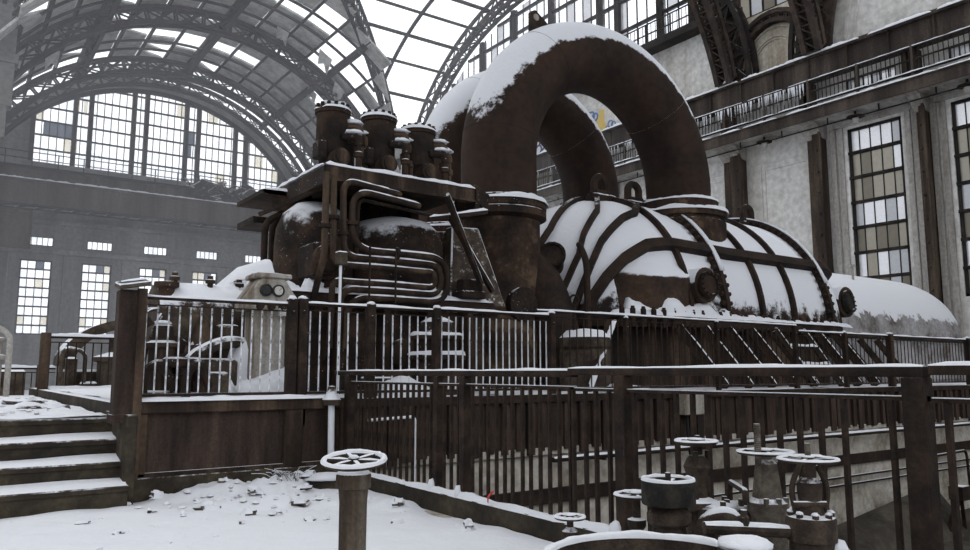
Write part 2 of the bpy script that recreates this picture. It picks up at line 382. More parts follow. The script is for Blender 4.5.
# rusty cladding of the turbine block above the pit wall
b = MB(); b.box(3.72, 25.8, 8.0, 8.06, .17, .80)
x = 3.8
while x < 25.6:
    w = R.uniform(.07, .16); d = R.uniform(.02, .07); b.box(x, x + w, 8.0 - d, 8.02, .15 + R.uniform(-.04, .03), .80); x += w + R.uniform(.03, .16)
struct(b.build('foundation_cladding', M['rust_red'], smooth=0))
b = MB(); b.box(3.72, 25.8, 7.93, 8.08, .80, .90); struct(b.build('deck_edge', M['rail']))
# panel wall under the deck railing, left
b = MB(); b.box(1.46, 3.74, 7.93, 8.3, -.1, .2); struct(b.build('plinth', M['concdk'], bevel=.01))
b = MB(); b.box(1.46, 3.74, 7.99, 8.3, .2, .9); pw = struct(b.build('wall_panel', M['rust_red'], smooth=0))
b = MB()
for bx in ((1.5, 3.74, 7.92, 8.0, .80, .92), (1.5, 3.74, 7.94, 8.0, .17, .24), (1.5, 1.66, 7.94, 8.0, .2, .8), (3.02, 3.22, 7.93, 8.0, .2, .8), (3.66, 3.74, 7.93, 8.0, .2, .8)): b.box(*bx)
b.build('panel_frame', M['rust_tan'], pw, bevel=.008)
b = MB(); b.snowcap([(1.55, 7.93, .92), (3.7, 7.93, .92)], .09, .03, 3); b.snowcap([(1.55, 8.1, .9), (3.7, 8.1, .9)], .3, .05, 5); S(b.build('snow_cover', M['snow'], pw, smooth=180))

# ------------------------------------------------------------------ walls
def cells(b, lo, hi, zlo, zhi, holes, put):
    us = sorted({lo, hi} | {h[0] for h in holes} | {h[1] for h in holes}); zs = sorted({zlo, zhi} | {h[2] for h in holes} | {h[3] for h in holes})
    us = [u for u in us if lo <= u <= hi]; zs = [z for z in zs if zlo <= z <= zhi]
    for i in range(len(us) - 1):
        for j in range(len(zs) - 1):
            cu = (us[i] + us[i + 1]) / 2; cz = (zs[j] + zs[j + 1]) / 2
            if any(h[0] < cu < h[1] and h[2] < cz < h[3] for h in holes): continue
            put(us[i], us[i + 1], zs[j], zs[j + 1])
# end wall (y = 58) with the great arched window
YE = 58.0; AX, AZ, AR = 11.75, 9.7, 11.75; SILL = 15.1
ewx = [0.13 + 3.62 * k for k in range(7)]
holes = [(x, x + 1.86, 3.6, 8.54) for x in ewx] + [(x + .25, x + 1.85, 9.5, 10.12) for x in ewx]
b = MB(); cells(b, -12, 27, 0, SILL, holes, lambda a, c, d, e: b.box(a, c, YE, YE + .5, d, e))
a0 = math.asin((SILL - AZ) / AR); N = 40
arc = [(AX + AR * math.cos(a0 + (PI - 2 * a0) * i / N), AZ + AR * math.sin(a0 + (PI - 2 * a0) * i / N)) for i in range(N + 1)]
for i in range(N):
    (xa, za), (xb, zb) = arc[i], arc[i + 1]
    ka, kb = 1 + 1.0 / AR, 1 + 1.0 / AR
    b.prism([(xa, za), (AX + (xa - AX) * ka, AZ + (za - AZ) * ka), (AX + (xb - AX) * kb, AZ + (zb - AZ) * kb), (xb, zb)], 'y', YE, YE + .5)
b.box(21.25, 27, YE - .02, YE + .5, SILL, 17.2); b.box(-12, 3.8, YE - .02, YE + .5, SILL, 18.5)
struct(b.build('wall_end', M['concend'], smooth=0))
for nm, z0, z1, d in (('trim_3', 11.0, 11.25, .35), ('trim_4', 8.95, 9.3, .25), ('trim_5', SILL - .5, SILL - .05, .5)):
    b = MB(); b.box(-12, 27, YE - d, YE, z0, z1); struct(b.build(nm, M['concend'], bevel=.03))
for k in range(7):
    x = ewx[k] - 1.15
    b = MB(); b.box(x, x + .5, YE - .12, YE, 0, 8.95); struct(b.build('trim_6' if k == 0 else 'trim_6.%03d' % k, M['concend'], bevel=.03))
NW = [0]
def window(put_box, u0, u1, z0, z1, cols, rows, fw, bw, palette, mat='steel_far', label=None, panes=('pane_white', 'pane_clear', 'pane_cream', 'pane_dark', 'pane_blue')):
    """framed window; put_box(b,u0,u1,z0,z1,d0,d1) places a bar; the glazing is its child"""
    NW[0] += 1; b = MB()
    for (a, c, d, e) in ((u0, u1, z0, z0 + fw), (u0, u1, z1 - fw, z1), (u0, u0 + fw, z0, z1), (u1 - fw, u1, z0, z1)): put_box(b, a, c, d, e, -.05, .1)
    for i in range(1, cols): u = u0 + (u1 - u0) * i / cols; put_box(b, u - bw / 2, u + bw / 2, z0, z1, 0, .05)
    for j in range(1, rows): z = z0 + (z1 - z0) * j / rows; put_box(b, u0, u1, z - bw, z + bw, -.03, .06)
    w = struct(b.build('window_%d' % NW[0], M[mat], smooth=0), label)
    g = MB()
    for i in range(cols):
        for j in range(rows):
            g.cur = palette(i, j)
            ua = u0 + (u1 - u0) * i / cols; ub = u0 + (u1 - u0) * (i + 1) / cols; za = z0 + (z1 - z0) * j / rows; zb = z0 + (z1 - z0) * (j + 1) / rows
            put_box(g, ua + .005, ub - .005, za + .005, zb - .005, .02, .026)
    g.build('glazing', [M[q] for q in panes], w, smooth=0)
    return w
def endbox(b, u0, u1, z0, z1, d0, d1): b.box(u0, u1, YE + .12 + d0, YE + .12 + d1, z0, z1)
def rightbox(b, u0, u1, z0, z1, d0, d1): b.box(XW + .1 + d0, XW + .1 + d1, u0, u1, z0, z1)
rw = random.Random(3)
for x in ewx:
    window(endbox, x, x + 1.86, 3.6, 8.54, 4, 8, .09, .05, lambda i, j: rw.choice([0, 1, 1, 0, 2, 1] if j % 2 else [1, 1, 1, 0]) if (i, j) != (2, 7) else 4)
for x in ewx:
    window(endbox, x + .25, x + 1.85, 9.5, 10.12, 5, 1, .05, .04, lambda i, j: rw.choice([0, 1, 1]))
# the great arched window: mullions, bars, panes as one window
NW[0] += 1; b = MB(); mx = [3.9, 6.38, 7.34, 10.1, 10.95, 13.73, 14.62, 17.4, 18.25, 21.0]
def atop(x): return AZ + math.sqrt(max(0, (AR + .05) ** 2 - (x - AX) ** 2))
for x in mx: b.box(x - .14, x + .14, YE - .12, YE + .3, SILL, atop(x))
x = 1.6
while x < 22.4:
    if atop(x) > SILL: b.box(x - .025, x + .025, YE + .1, YE + .16, SILL, atop(x))
    x += .47
z = SILL
while z < AZ + AR - .3:
    hw = math.sqrt(AR ** 2 - (z - AZ) ** 2); b.box(AX - hw, AX + hw, YE + .02, YE + .2, z - .045, z + .045); z += .98
for i in range(N):
    (xa, za), (xb, zb) = arc[i], arc[i + 1]; b.bar((xa, YE + .05, za), (xb, YE + .05, zb), .3, .22, (0, 1, 0))
aw = struct(b.build('window_%d' % NW[0], M['steel_far'], smooth=0), 'great arched window filling the end wall under the vault')
g = MB(); cs = [3.9] + mx[1:] + [21.2]
for i in range(len(cs) - 1):
    z = SILL; k = 0
    while z < AZ + AR:
        xs = [cs[i] + (cs[i + 1] - cs[i]) * t / 4 for t in range(5)]
        for xa, xb in zip(xs[:-1], xs[1:]):
            za, zb = min(atop(xa), z + .97), min(atop(xb), z + .97)
            if za > z + .01 and zb > z + .01:
                g.cur = 4 if (i, k) in ((0, 2), (5, 2), (5, 3)) and rw.random() < .95 else (2 if rw.random() < .05 else (0 if k == 0 and rw.random() < .6 else rw.choice([1, 1, 1, 1, 0])))
                if rw.random() < .05: continue
                g.add([(xa, YE + .13, z + .01), (xb, YE + .13, z + .01), (xb, YE + .13, zb), (xa, YE + .13, za), (xa, YE + .137, z + .01), (xb, YE + .137, z + .01), (xb, YE + .137, zb), (xa, YE + .137, za)], [(3, 2, 1, 0), (4, 5, 6, 7), (0, 1, 5, 4), (1, 2, 6, 5), (2, 3, 7, 6), (3, 0, 4, 7)])
        z += .98; k += 1
g.build('glazing', [M['pane_white'], M['pane_clear'], M['pane_cream'], M['pane_dark'], M['pane_blue']], aw, smooth=0)

# right wall (x = 26.8): lower storey with tall windows, gallery windows, upper storey
XW = 26.8
rwy = [(12.72, 14.68), (9.1, 11.1), (5.4, 7.4), (1.8, 3.8)]
holes = [(a, c, 3.6, 10.1) for a, c in rwy] + [(a + .05, c - .05, 11.45, 12.0) for a, c in rwy] + [(30.2, 31.3, 10.9, 12.4), (31.9, 33.3, 10.9, 12.6)]
b = MB(); cells(b, -8, 58.5, -1.9, 13.0, holes, lambda a, c, d, e: b.box(XW, XW + .5, a, c, d, e)); struct(b.build('wall_right', M['conc2'], smooth=0))
b = MB()
b.box(XW, XW + .5, 19.6, 58.5, 13.0, 16.6); b.box(XW, XW + .5, -8, 15.8, 13.0, 24); b.box(XW, XW + .5, 46.6, 58.5, 16.6, 19)
struct(b.build('wall_right.001', M['conc2'], smooth=0))
b = MB(); b.box(XW, XW + .5, 15.8, 19.6, 13.0, 16.0); struct(b.build('wall_right.002', M['tan'], smooth=0))
RP = ('pane_milk', 'pane_pale', 'pane_tea', 'pane_murk', 'pane_milk')
pal = [[3, 0, 3, 0, 2], [1, 0, 1, 1, 1], [2, 3, 3, 2, 3], [1, 1, 1, 1, 0], [2, 2, 2, 3, 2], [2, 2, 2, 3, 2], [1, 1, 1, 1, 1]]
for a, c in rwy:
    window(rightbox, a, c, 3.6, 10.1, 5, 7, .1, .03, lambda i, j: pal[j][i] if rw.random() < .9 else rw.choice([0, 1, 2]), panes=RP)
    nz = MB()
    for j in range(1, 7):
        z = 3.6 + 6.5 * j / 7; nz.box(XW - .02, XW + .16, a, c, z - .05, z + .05)
    nz.build('transom_bars', M['steel_snow'], bpy.data.objects['window_%d' % NW[0]], smooth=0)
for a, c in rwy:
    window(rightbox, a + .05, c - .05, 11.45, 12.0, 6, 1, .05, .04, lambda i, j: rw.choice([1, 1, 0]), panes=RP)
window(rightbox, 30.2, 31.3, 10.9, 12.4, 3, 3, .08, .05, lambda i, j: rw.choice([1, 3, 2, 3]), panes=RP)
window(rightbox, 31.9, 33.3, 10.9, 12.6, 3, 3, .08, .05, lambda i, j: rw.choice([3, 1, 2, 3]), panes=RP)
# stepped frames round the tall windows and the blank bays
k = 0
for a, c in rwy:
    b = MB()
    for d, e in ((.14, .07), (.42, .14)):
        for q in ((a - d - .2, a - d, 0, 10.2), (c + d, c + d + .2, 0, 10.2)): b.box(XW - e, XW, q[0], q[1], q[2], q[3])
    b.box(XW - .1, XW, a - .5, c + .5, 10.2, 10.4); k += 1
    struct(b.build('trim_7' if k == 1 else 'trim_7.%03d' % (k - 1), M['conc'], bevel=.015))
for a, c in ((15.95, 18.5), (19.6, 22.3), (23.3, 25.9), (27, 29.6)):
    b = MB()
    for q in ((a + .1, a + .16, .5, 9.6), (c - .16, c - .1, .5, 9.6), (a + .1, c - .1, 9.55, 9.62), (a + .3, a + .34, .5, 9.3), (c - .34, c - .3, .5, 9.3), (a + .3, c - .3, 9.28, 9.32)): b.box(XW - .05, XW, *q)
    k += 1; struct(b.build('trim_7.%03d' % (k - 1), M['conc2'], bevel=.01))
# rusty columns of the right wall with their brackets under the gallery
for i, (y0, y1) in enumerate(((8.1, 8.42), (11.76, 12.06), (15.5, 16.1), (19.05, 19.95), (22.7, 23.4), (26.4, 27.1), (30.0, 30.7), (33.7, 34.4), (4.3, 4.8))):
    b = MB(); b.box(26.35, XW, y0, y0 + (y1 - y0) * .52, -1.8, 10.5); b.box(26.5, XW, y0 + (y1 - y0) * .52, y1, -1.8, 10.5)
    b.box(26.3, 26.38, y0 - .04, y0 + .05, -1.8, 10.3)
    for kz in range(12): b.box(26.28, 26.36, y0 + .1, y0 + .16, .6 + kz * .8, .66 + kz * .8)
    c = struct(b.build('column' if i == 0 else 'column.%03d' % i, M['pil'], smooth=0))
    b = MB(); b.prism([(25.7, 10.5), (26.8, 10.5), (26.8, 9.9), (26.5, 9.95), (26.05, 10.42)], 'y', y0 - .05, y1 + .05); b.build('bracket', M['conc'], c, smooth=0)
# gallery slab with rusty edge
b = MB(); b.box(25.62, XW, -8, 46, 10.5, 10.8); sl = struct(b.build('gallery_slab', M['conc'], smooth=0))
b = MB(); b.box(25.56, 25.64, -8, 46, 10.42, 10.84); b.box(25.52, 25.66, -8, 46, 10.80, 10.85); b.build('edge_beam', M['beam'], sl, smooth=0)
b = MB(); b.snowcap([(25.55, -6, 10.85), (25.55, 45, 10.85)], .14, .06, 2, gap=.2); S(b.build('snow_cover', M['snow'], sl, smooth=180))
b = MB(); b.cyl((26.1, -6, 10.25), (26.1, 34, 10.25), .025, 6)
for k in range(20): b.bar((26.1, -4 + k * 1.9, 10.25), (26.1, -4 + k * 1.9, 10.5), .04, .04)
tag(b.build('conduit_pipe', M['cable']), 'thin dark conduit hung under the concrete gallery of the right wall', 'pipe')
# crane runway beam above the gallery
b = MB(); b.box(25.95, 26.0, -8, 50, 12.0, 12.93); b.box(25.8, 26.15, -8, 50, 12.88, 12.96); b.box(25.8, 26.15, -8, 50, 11.97, 12.05)
for k in range(38): b.box(25.86, 25.96, -7 + k * 1.5, -6.94 + k * 1.5, 12.05, 12.88)
rb = struct(b.build('runway_beam', M['beam'], smooth=0))
b = MB(); b.snowcap([(25.86, -6, 12.96), (25.86, 50, 12.96)], .2, .1, 7, gap=.1); S(b.build('snow_cover', M['snow'], rb, smooth=180))
b = MB(); b.cyl((26.05, -6, 13.06), (26.05, 50, 13.06), .07, 8); b.build('crane_rail', M['beam'], rb)
for i, y in enumerate((8.2, 11.95, 15.8, 19.4, 23, 26.7, 30.3, 34, 37.6)):
    b = MB(); b.box(26.0, 26.4, y - .25, y - .08, 10.8, 12.0); b.box(26.0, 26.4, y + .08, y + .25, 10.8, 12.0); b.box(26.2, 26.25, y - .2, y + .2, 10.8, 12.0)
    struct(b.build('stub_column' if i == 0 else 'stub_column.%03d' % i, M['pil'], smooth=0))

# ------------------------------------------------------------------ roof: trussed ribs, purlins, deck
def lattice_arc(b, P, Q, dep, chord, web, k):
    """P, Q: inner and outer chord points; dep: offset vector between the two faces of the truss"""
    D = Vector(dep)
    for s_ in (-.5, .5):
        p = [Vector(x) + D * s_ for x in P]; q = [Vector(x) + D * s_ for x in Q]
        for i in range(len(p) - 1):
            b.bar(p[i], p[i + 1], chord, chord, D); b.bar(q[i], q[i + 1], chord, chord, D)
        for i in range(0, len(p) - k, k):
            b.bar(p[i], q[i + k], web, web * .5, D); b.bar(q[i], p[i + k], web, web * .5, D); b.bar(p[i], q[i], web, web, D)
    for i in range(0, len(P) - k, k):
        b.bar(Vector(P[i]) - D / 2, Vector(P[i + k]) + D / 2, web, web * .5); b.bar(Vector(P[i]) - D / 2, Vector(P[i]) + D / 2, web, web * .5)
    return b
X0, Z0 = 12.1, 9.8
def rib_pts(r, y, a, c, n): return [(X0 + r * math.cos(a + (c - a) * i / n), y, Z0 + r * math.sin(a + (c - a) * i / n)) for i in range(n + 1)]
ribs = []
for i, (y, ri, ro, a, c) in enumerate(((46.0, 12.1, 13.05, .2, PI - .2), (54.6, 12.0, 12.9, .3, PI - .3))):
    b = MB(); n = 64; lattice_arc(b, rib_pts(ri, y, a, c, n), rib_pts(ro, y, a, c, n), (0, .5, 0), .2, .1, 3)
    struct(b.build('roof_rib' if i == 0 else 'roof_rib.%03d' % i, M['steel_snow'], smooth=0))
b = MB(); lattice_arc(b, rib_pts(11.95, 57.2, .35, PI - .35, 60), rib_pts(12.6, 57.2, .35, PI - .35, 60), (0, .35, 0), .16, .07, 3); struct(b.build('roof_rib.003', M['steel_snow'], smooth=0))
# the two lunette cross vaults meet the barrel along groins
LC, LA, LB = 32.5, 13.6, 10.4
def lun(v): return 13 + LB * math.sqrt(max(0, 1 - (v / LA) ** 2))
def groin_x(v, s=1): return X0 + s * 13.0 * min(1, abs(v) / LA)
# purlins along the barrel
for i in range(20):
    a = .30 + (PI - .6) * i / 19; x = X0 + 13.15 * math.cos(a); z = Z0 + 13.15 * math.sin(a)
    lim = LC + LA * min(1, abs(13.15 * math.cos(a)) / 13.0)
    heavy = i % 4 == 1
    b = MB(); up = (math.cos(a), 0, math.sin(a)); w, h = (.42, .3) if heavy else (.14, .18)
    b.bar((x, lim, z), (x, 58, z), w, h, up)
    if heavy:
        for q in range(int((58 - lim) / 1.0)):
            p = Vector((x, lim + q, z)); nn = Vector(up); b.bar(p - nn * .1, p + Vector((0, 1, 0)) - nn * .5, .07, .05, up); b.bar(p - nn * .5, p + Vector((0, 1, 0)) - nn * .1, .07, .05, up)
        b.bar(Vector((x, lim, z)) - Vector(up) * .55, Vector((x, 58, z)) - Vector(up) * .55, .3, .08, up)
    struct(b.build('roof_purlin' if i == 0 else 'roof_purlin.%03d' % i, M['steel_far'], smooth=0))
# intermediate light arcs
for i, y in enumerate((40.6, 42.4, 44.2, 47.8, 51.3, 52.9, 56.2)):
    b = MB(); pp = rib_pts(13.0, y, .3, PI - .3, 48)
    for p, q in zip(pp[:-1], pp[1:]):
        if y < 46 and abs((p[0] + q[0]) / 2 - X0) > 13 * (y - LC) / LA: continue
        b.bar(p, q, .12, .16, (0, 1, 0))
    struct(b.build('roof_arc' if i == 0 else 'roof_arc.%03d' % i, M['steel_far'], smooth=0))
# roof deck slabs, many fallen
rd = random.Random(21); b = MB(); na = 19; ys = [37.0 + 1.3 * k for k in range(17)]
for i in range(na):
    a = .30 + (PI - .6) * i / na; c = .30 + (PI - .6) * (i + 1) / na
    for y0 in ys:
        y1 = y0 + 1.26; xm = X0 + 13 * math.cos((a + c) / 2)
        if y1 < LC + LA * min(1, abs(xm - X0) / 13.0) - .4: continue
        nn = noise.noise(Vector((i * .42, y0 * .55, 3.0)))
        if nn > .34 or rd.random() < .035: continue
        if i in (15, 16) and rd.random() < .2: continue
        if y0 > 54.5 and rd.random() < .85: continue
        if y0 < 45 and i < 6 and rd.random() < .3: continue
        if i == 9 and 49 < y0 < 52: continue
        a2, c2 = a + .004, c - .004; t = rd.uniform(-.03, .03)
        def q(aa, rr, yy): return (X0 + rr * math.cos(aa), yy, Z0 + rr * math.sin(aa))
        vs = [q(a2, 13.3 + t, y0), q(c2, 13.3, y0), q(c2, 13.3, y1), q(a2, 13.3 + t, y1), q(a2, 13.42 + t, y0), q(c2, 13.42, y0), q(c2, 13.42, y1), q(a2, 13.42 + t, y1)]
        if rd.random() < .07:   # broken corner
            vs[0] = tuple(Vector(vs[0]).lerp(Vector(vs[2]), .5)); vs[4] = tuple(Vector(vs[4]).lerp(Vector(vs[6]), .5))
        b.add(vs, [(3, 2, 1, 0), (4, 5, 6, 7), (0, 1, 5, 4), (1, 2, 6, 5), (2, 3, 7, 6), (3, 0, 4, 7)])
struct(b.build('ceiling', M['deckp'], smooth=0), 'broken concrete roof deck of the barrel vault')
# torn sheets hanging from the vault
for i, (aa, yy, s_, tl) in enumerate(((1.02, 43.5, 1.0, .5), (.86, 45.2, .9, .8), (.72, 47.2, .9, .4), (.62, 49.0, 1.0, .9), (.93, 48.2, .8, .3), (2.2, 50.5, .9, .6), (1.25, 44, .8, .3))):
    p = Vector((X0 + 12.95 * math.cos(aa), yy, Z0 + 12.95 * math.sin(aa))); u = Vector((-math.sin(aa), 0, math.cos(aa))); d = Vector((0, tl, -1 + tl * .3)).normalized()
    b = MB(); pts = [p, p + u * s_, p + u * s_ * .9 + d * s_ * .9, p + u * s_ * .5 + d * s_ * .6, p + u * s_ * .15 + d * s_ * 1.1]
    o = Vector((.04, .06, .02)); k = len(pts); b.add(pts + [x + o for x in pts], [tuple(range(k)), tuple(range(2 * k - 1, k - 1, -1))] + [(j, (j + 1) % k, k + (j + 1) % k, k + j) for j in range(k)])
    struct(b.build('torn_roof_sheet' if i == 0 else 'torn_roof_sheet.%03d' % i, M['deckp'], smooth=0))
# cross vault on the right: groin trusses, wall arch, skylight bars
def groin(b, side, back):
    P, Q = [], []
    for i in range(41):
        v = LA * (.985 - .93 * i / 40); sgn = 1 if back else -1; x = groin_x(v, side)
        P.append((x, LC + sgn * v, lun(v) - .5)); Q.append((x, LC + sgn * v, lun(v) + .35))
    return lattice_arc(b, P, Q, (.35, .35 * (-1 if back else 1), 0), .17, .08, 2)
for i, (s_, bk) in enumerate(((1, True), (-1, True))):
    b = MB(); groin(b, s_, bk); struct(b.build('groin_rib' if i == 0 else 'groin_rib.%03d' % i, M['steel_snow'], smooth=0))
def wall_arch(b, c, a, bb, base, x, t0, t1, dep=.5, thick=1.0, k=2, n=56):
    P = [(x, c + a * math.cos(t0 + (t1 - t0) * i / n), base + bb * math.sin(t0 + (t1 - t0) * i / n)) for i in range(n + 1)]
    Q = [(x, c + (a + thick) * math.cos(t0 + (t1 - t0) * i / n), base + (bb + thick) * math.sin(t0 + (t1 - t0) * i / n)) for i in range(n + 1)]
    return lattice_arc(b, P, Q, (dep, 0, 0), .18, .09, k)
b = MB(); wall_arch(b, LC, 13.3, 10.1, 13.0, 26.3, 0, PI); struct(b.build('wall_arch_truss', M['steel_snow'], smooth=0))
b = MB(); wall_arch(b, 1.9, 13.5, 10.1, 13.0, 26.3, -.02, 1.2, thick=.9); struct(b.build('wall_arch_truss.001', M['steel_far'], smooth=0))
b = MB(); wall_arch(b, 17.45, 1.75, 2.15, 13.2, 26.62, 0, PI, dep=.12, thick=.36, k=1, n=16); struct(b.build('wall_arch_truss.002', M['ribbrown'], smooth=0))
nb = 0
for i in range(-7, 8):
    v = i * 1.75 + .4; x1 = groin_x(v, 1)
    if x1 > 25.5: continue
    b = MB(); b.bar((x1, LC + v, lun(v) + .3), (26.5, LC + v, lun(v) + .3), .09 if i % 2 else .17, .16)
    struct(b.build('skylight_bar' if nb == 0 else 'skylight_bar.%03d' % nb, M['steel_snow'], smooth=0)); nb += 1
for s_ in (1, -1):
    for x in ((17.3, 22.2) if s_ > 0 else (7.7, 4.5, 1.3, -1.0)):
        vm = LA * (abs(x - X0) / 13.0); b = MB(); pp = [(x, LC - vm + 2 * vm * i / 30, lun(-vm + 2 * vm * i / 30) + .15) for i in range(31)]
        for p, q in zip(pp[:-1], pp[1:]): b.bar(p, q, .12, .2, (1, 0, 0))
        struct(b.build('skylight_bar.%03d' % nb, M['steel_snow'], smooth=0)); nb += 1
for i in range(-8, 9):
    v = i * 1.5; x1 = groin_x(v, -1)
    if x1 < -2: continue
    b = MB(); b.bar((x1, LC + v, lun(v) + .3), (-2.5, LC + v, lun(v) + .3), .1, .16); struct(b.build('skylight_bar.%03d' % nb, M['steel_snow'], smooth=0)); nb += 1
b = MB(); wall_arch(b, LC, 13.3, 10.1, 13.0, -2.2, .0, 2.4); struct(b.build('wall_arch_truss.003', M['steel_snow'], smooth=0))
# paired main rib feet on the right wall: lattice piers that sweep into the vault
for i, y in enumerate((15.15, 19.1)):
    b = MB(); P, Q = [], []; n = 26
    for k in range(n + 1):
        t = k / n; ang = .26 + 1.0 * t
        P.append((X0 + 13.8 * math.cos(ang) + .15, y, Z0 - .2 + 13.1 * math.sin(ang))); Q.append((X0 + (14.05 + .7 * t) * math.cos(ang) + .2, y, Z0 + (13.45 + .6 * t) * math.sin(ang)))
    lattice_arc(b, P, Q, (0, .55, 0), .2, .09, 1)
    struct(b.build('roof_rib.%03d' % (4 + i), M['ribbrown'], smooth=0))
    b = MB(); s_ = -1 if i == 0 else 1     # solid curved gusset plates that run up along the wall on both sides of the rib
    pl = [(y - .2, 12.95), (y + .2, 12.95)] + [(y + .2 + (2.2 if s_ > 0 else .12) * (k / 8) ** 1.8, 12.95 + 6.5 * k / 8) for k in range(1, 9)] + [(y - .2 - (.12 if s_ > 0 else 2.2) * (k / 8) ** 1.8, 12.95 + 6.5 * k / 8) for k in range(8, 0, -1)]
    b.prism(pl, 'x', 26.45, 26.62)
    for k in range(9):
        za = 13.1 + k * .7; wa = .17 + .015 * k; b.bar((26.42, y - wa, za), (26.42, y + wa + .05, za + .7), .07, .06, (1, 0, 0)); b.bar((26.42, y + wa, za), (26.42, y - wa - .05, za + .7), .07, .06, (1, 0, 0))
    struct(b.build('rib_foot' if i == 0 else 'rib_foot.001', M['ribbrown'], smooth=0))
# blind arch mouldings in the upper wall
b = MB()
for r_, d in ((1.3, .07), (1.0, .05), (.92, .03)):
    pp = [(XW - .02, 17.5 + r_ * 1.15 * math.cos(PI * i / 20), 13.45 + 1.3 * r_ * math.sin(PI * i / 20)) for i in range(21)]
    b.ribbon([(XW - .01, 17.5 + r_ * 1.15, 13.0)] + pp + [(XW - .01, 17.5 - r_ * 1.15, 13.0)], [(-1, 0, 0)] * 23, .06, d)
struct(b.build('trim_8', M['tan'], smooth=0))
b = MB(); pp = [(XW - .01, 9.5 + 5.0 * math.cos(PI * i / 30), 13 + 5.6 * math.sin(PI * i / 30)) for i in range(31)]; b.ribbon(pp, [(-1, 0, 0)] * 31, .1, .08)
pp = [(XW - .01, 9.5 + 4.7 * math.cos(PI * i / 30), 13 + 5.3 * math.sin(PI * i / 30)) for i in range(31)]; b.ribbon(pp, [(-1, 0, 0)] * 31, .06, .05)
struct(b.build('trim_9', M['conc2'], smooth=0))
# stained glass strip above the narrow arch
window(rightbox, 16.2, 19.2, 16.0, 18.6, 5, 2, .08, .08, lambda i, j: rw.choice([2, 3, 0]), panes=RP)
# clerestory inside the great wall arch
NW[0] += 1; b = MB(); ym = [19.6, 21.6, 23.5, 26.3, 27.6, 31.5, 35.0, 38.3, 41.6, 44.4]
def ctop(y): return 13 + 10.1 * math.sqrt(max(0, 1 - ((y - LC) / 13.35) ** 2))
for y in ym: b.box(XW - .05, XW + .3, y - .16, y + .16, 16.6, max(16.7, ctop(y)))
y = 19.2
while y < 45.8:
    if ctop(y) > 16.7: b.box(XW + .12, XW + .17, y - .03, y + .03, 16.6, ctop(y))
    y += .65
for z in (16.6, 18.2, 19.8, 21.4, 22.6):
    hw = 13.35 * math.sqrt(1 - ((z - 13) / 10.1) ** 2); b.box(XW + .02, XW + .24, LC - hw, LC + hw, z - .06, z + .06)
cw = struct(b.build('window_%d' % NW[0], M['steel_far'], smooth=0), 'clerestory window under the great wall arch on the right')
g = MB(); y = 19.2
while y < 45.8:
    z = 16.6
    for z1 in (18.2, 19.8, 21.4, 22.6, 23.3):
        za, zb = min(ctop(y), z1), min(ctop(y + .65), z1)
        if za > z + .02 and zb > z + .02:
            g.cur = rw.choice([1, 1, 1, 4, 2, 1])
            g.add([(XW + .14, y, z), (XW + .14, y + .64, z), (XW + .14, y + .64, zb), (XW + .14, y, za), (XW + .146, y, z), (XW + .146, y + .64, z), (XW + .146, y + .64, zb), (XW + .146, y, za)], [(3, 2, 1, 0), (4, 5, 6, 7), (0, 1, 5, 4), (1, 2, 6, 5), (2, 3, 7, 6), (3, 0, 4, 7)])
        z = z1
    y += .65
g.build('glazing', [M[q] for q in ('pane_pale', 'pane_white', 'pane_pale', 'pane_milk', 'pane_white')], cw, smooth=0)
b = MB(); b.box(26.1, XW, 18.9, 46, 16.25, 16.6); struct(b.build('trim_10', M['steel_far'], smooth=0))
# left pier seen at the picture's edge
b = MB(); b.box(-4, 1.95, 43.3, 44.2, 14.2, 26); b.box(-4, 2.1, 43.2, 44.3, 16.4, 16.9); b.box(-4, 1.75, 43.3, 44.2, 12.6, 14.2); b.box(-4, 1.0, 43.3, 44.2, 0, 12.6); struct(b.build('wall_left', M['concend'], bevel=.03))
# ------------------------------------------------------------------ gallery railing, lamps, graffiti, bridge crane
t = thing('gallery_railing', 'long rusty railing with thin bars and icicles along the gallery of the right wall', 'railing', (25.65, 20, 10.85))
b = MB()
for z in (11.05, 11.5, 11.93): b.bar((25.65, -4, z), (25.65, 45, z), .05, .05)
b.build('rail', M['steel_snow'], t, smooth=0)
b = MB(); b.snowcap([(25.65, -4, 11.96), (25.65, 45, 11.96)], .07, .03, 4, gap=.1); b.snowcap([(25.6, -4, 11.07), (25.6, 45, 11.07)], .07, .035, 9, gap=.15); S(b.build('snow_cover', M['snow'], t, smooth=180))
b = MB(); b.box(25.61, 25.69, 6.0, 6.08, 10.85, 11.97); p0 = b.build('post', M['beam'], t, smooth=0)
for k in range(1, 22): link_copy(p0, t, (0, 1.88 * k, 0))
b = MB(); y = 6.0
bars = []
b = MB(); b.bar((25.65, 6.2, 11.05), (25.65, 6.2, 11.93), .03, .02); b0 = b.build('baluster', M['steel_snow'], t, smooth=0)
for k in range(1, 99): link_copy(b0, t, (0, .155 * k, 0))
b = MB()
for k in range(99, 250): b.bar((25.65, 6.2 + .155 * k, 11.05), (25.65, 6.2 + .155 * k, 11.93), .03, .02)
S(b.build('far_balusters', M['steel_snow'], t, smooth=0))
ri = random.Random(5); b = MB()
for k in range(170):
    y = 15.6 + ri.random() * 20 * ri.random(); h = ri.uniform(.1, .6); b.cyl((25.63, y, 11.9), (25.63, y, 11.9 - h), .02, 5, .004)
S(b.build('icicles', M['snow'], t))
t = thing('clerestory_railing', 'railing of a narrow walkway below the clerestory, above the masonry wall', 'railing', (26.2, 22, 16.6))
b = MB()
for z in (17.0, 17.5): b.bar((26.15, 19, z), (26.15, 45, z), .05, .05)
b.build('rail', M['steel_snow'], t, smooth=0)
b = MB(); b.bar((26.15, 19.3, 16.6), (26.15, 19.3, 17.5), .06, .06); p0 = b.build('post', M['steel_far'], t, smooth=0)
for k in range(1, 18): link_copy(p0, t, (0, 1.5 * k, 0))
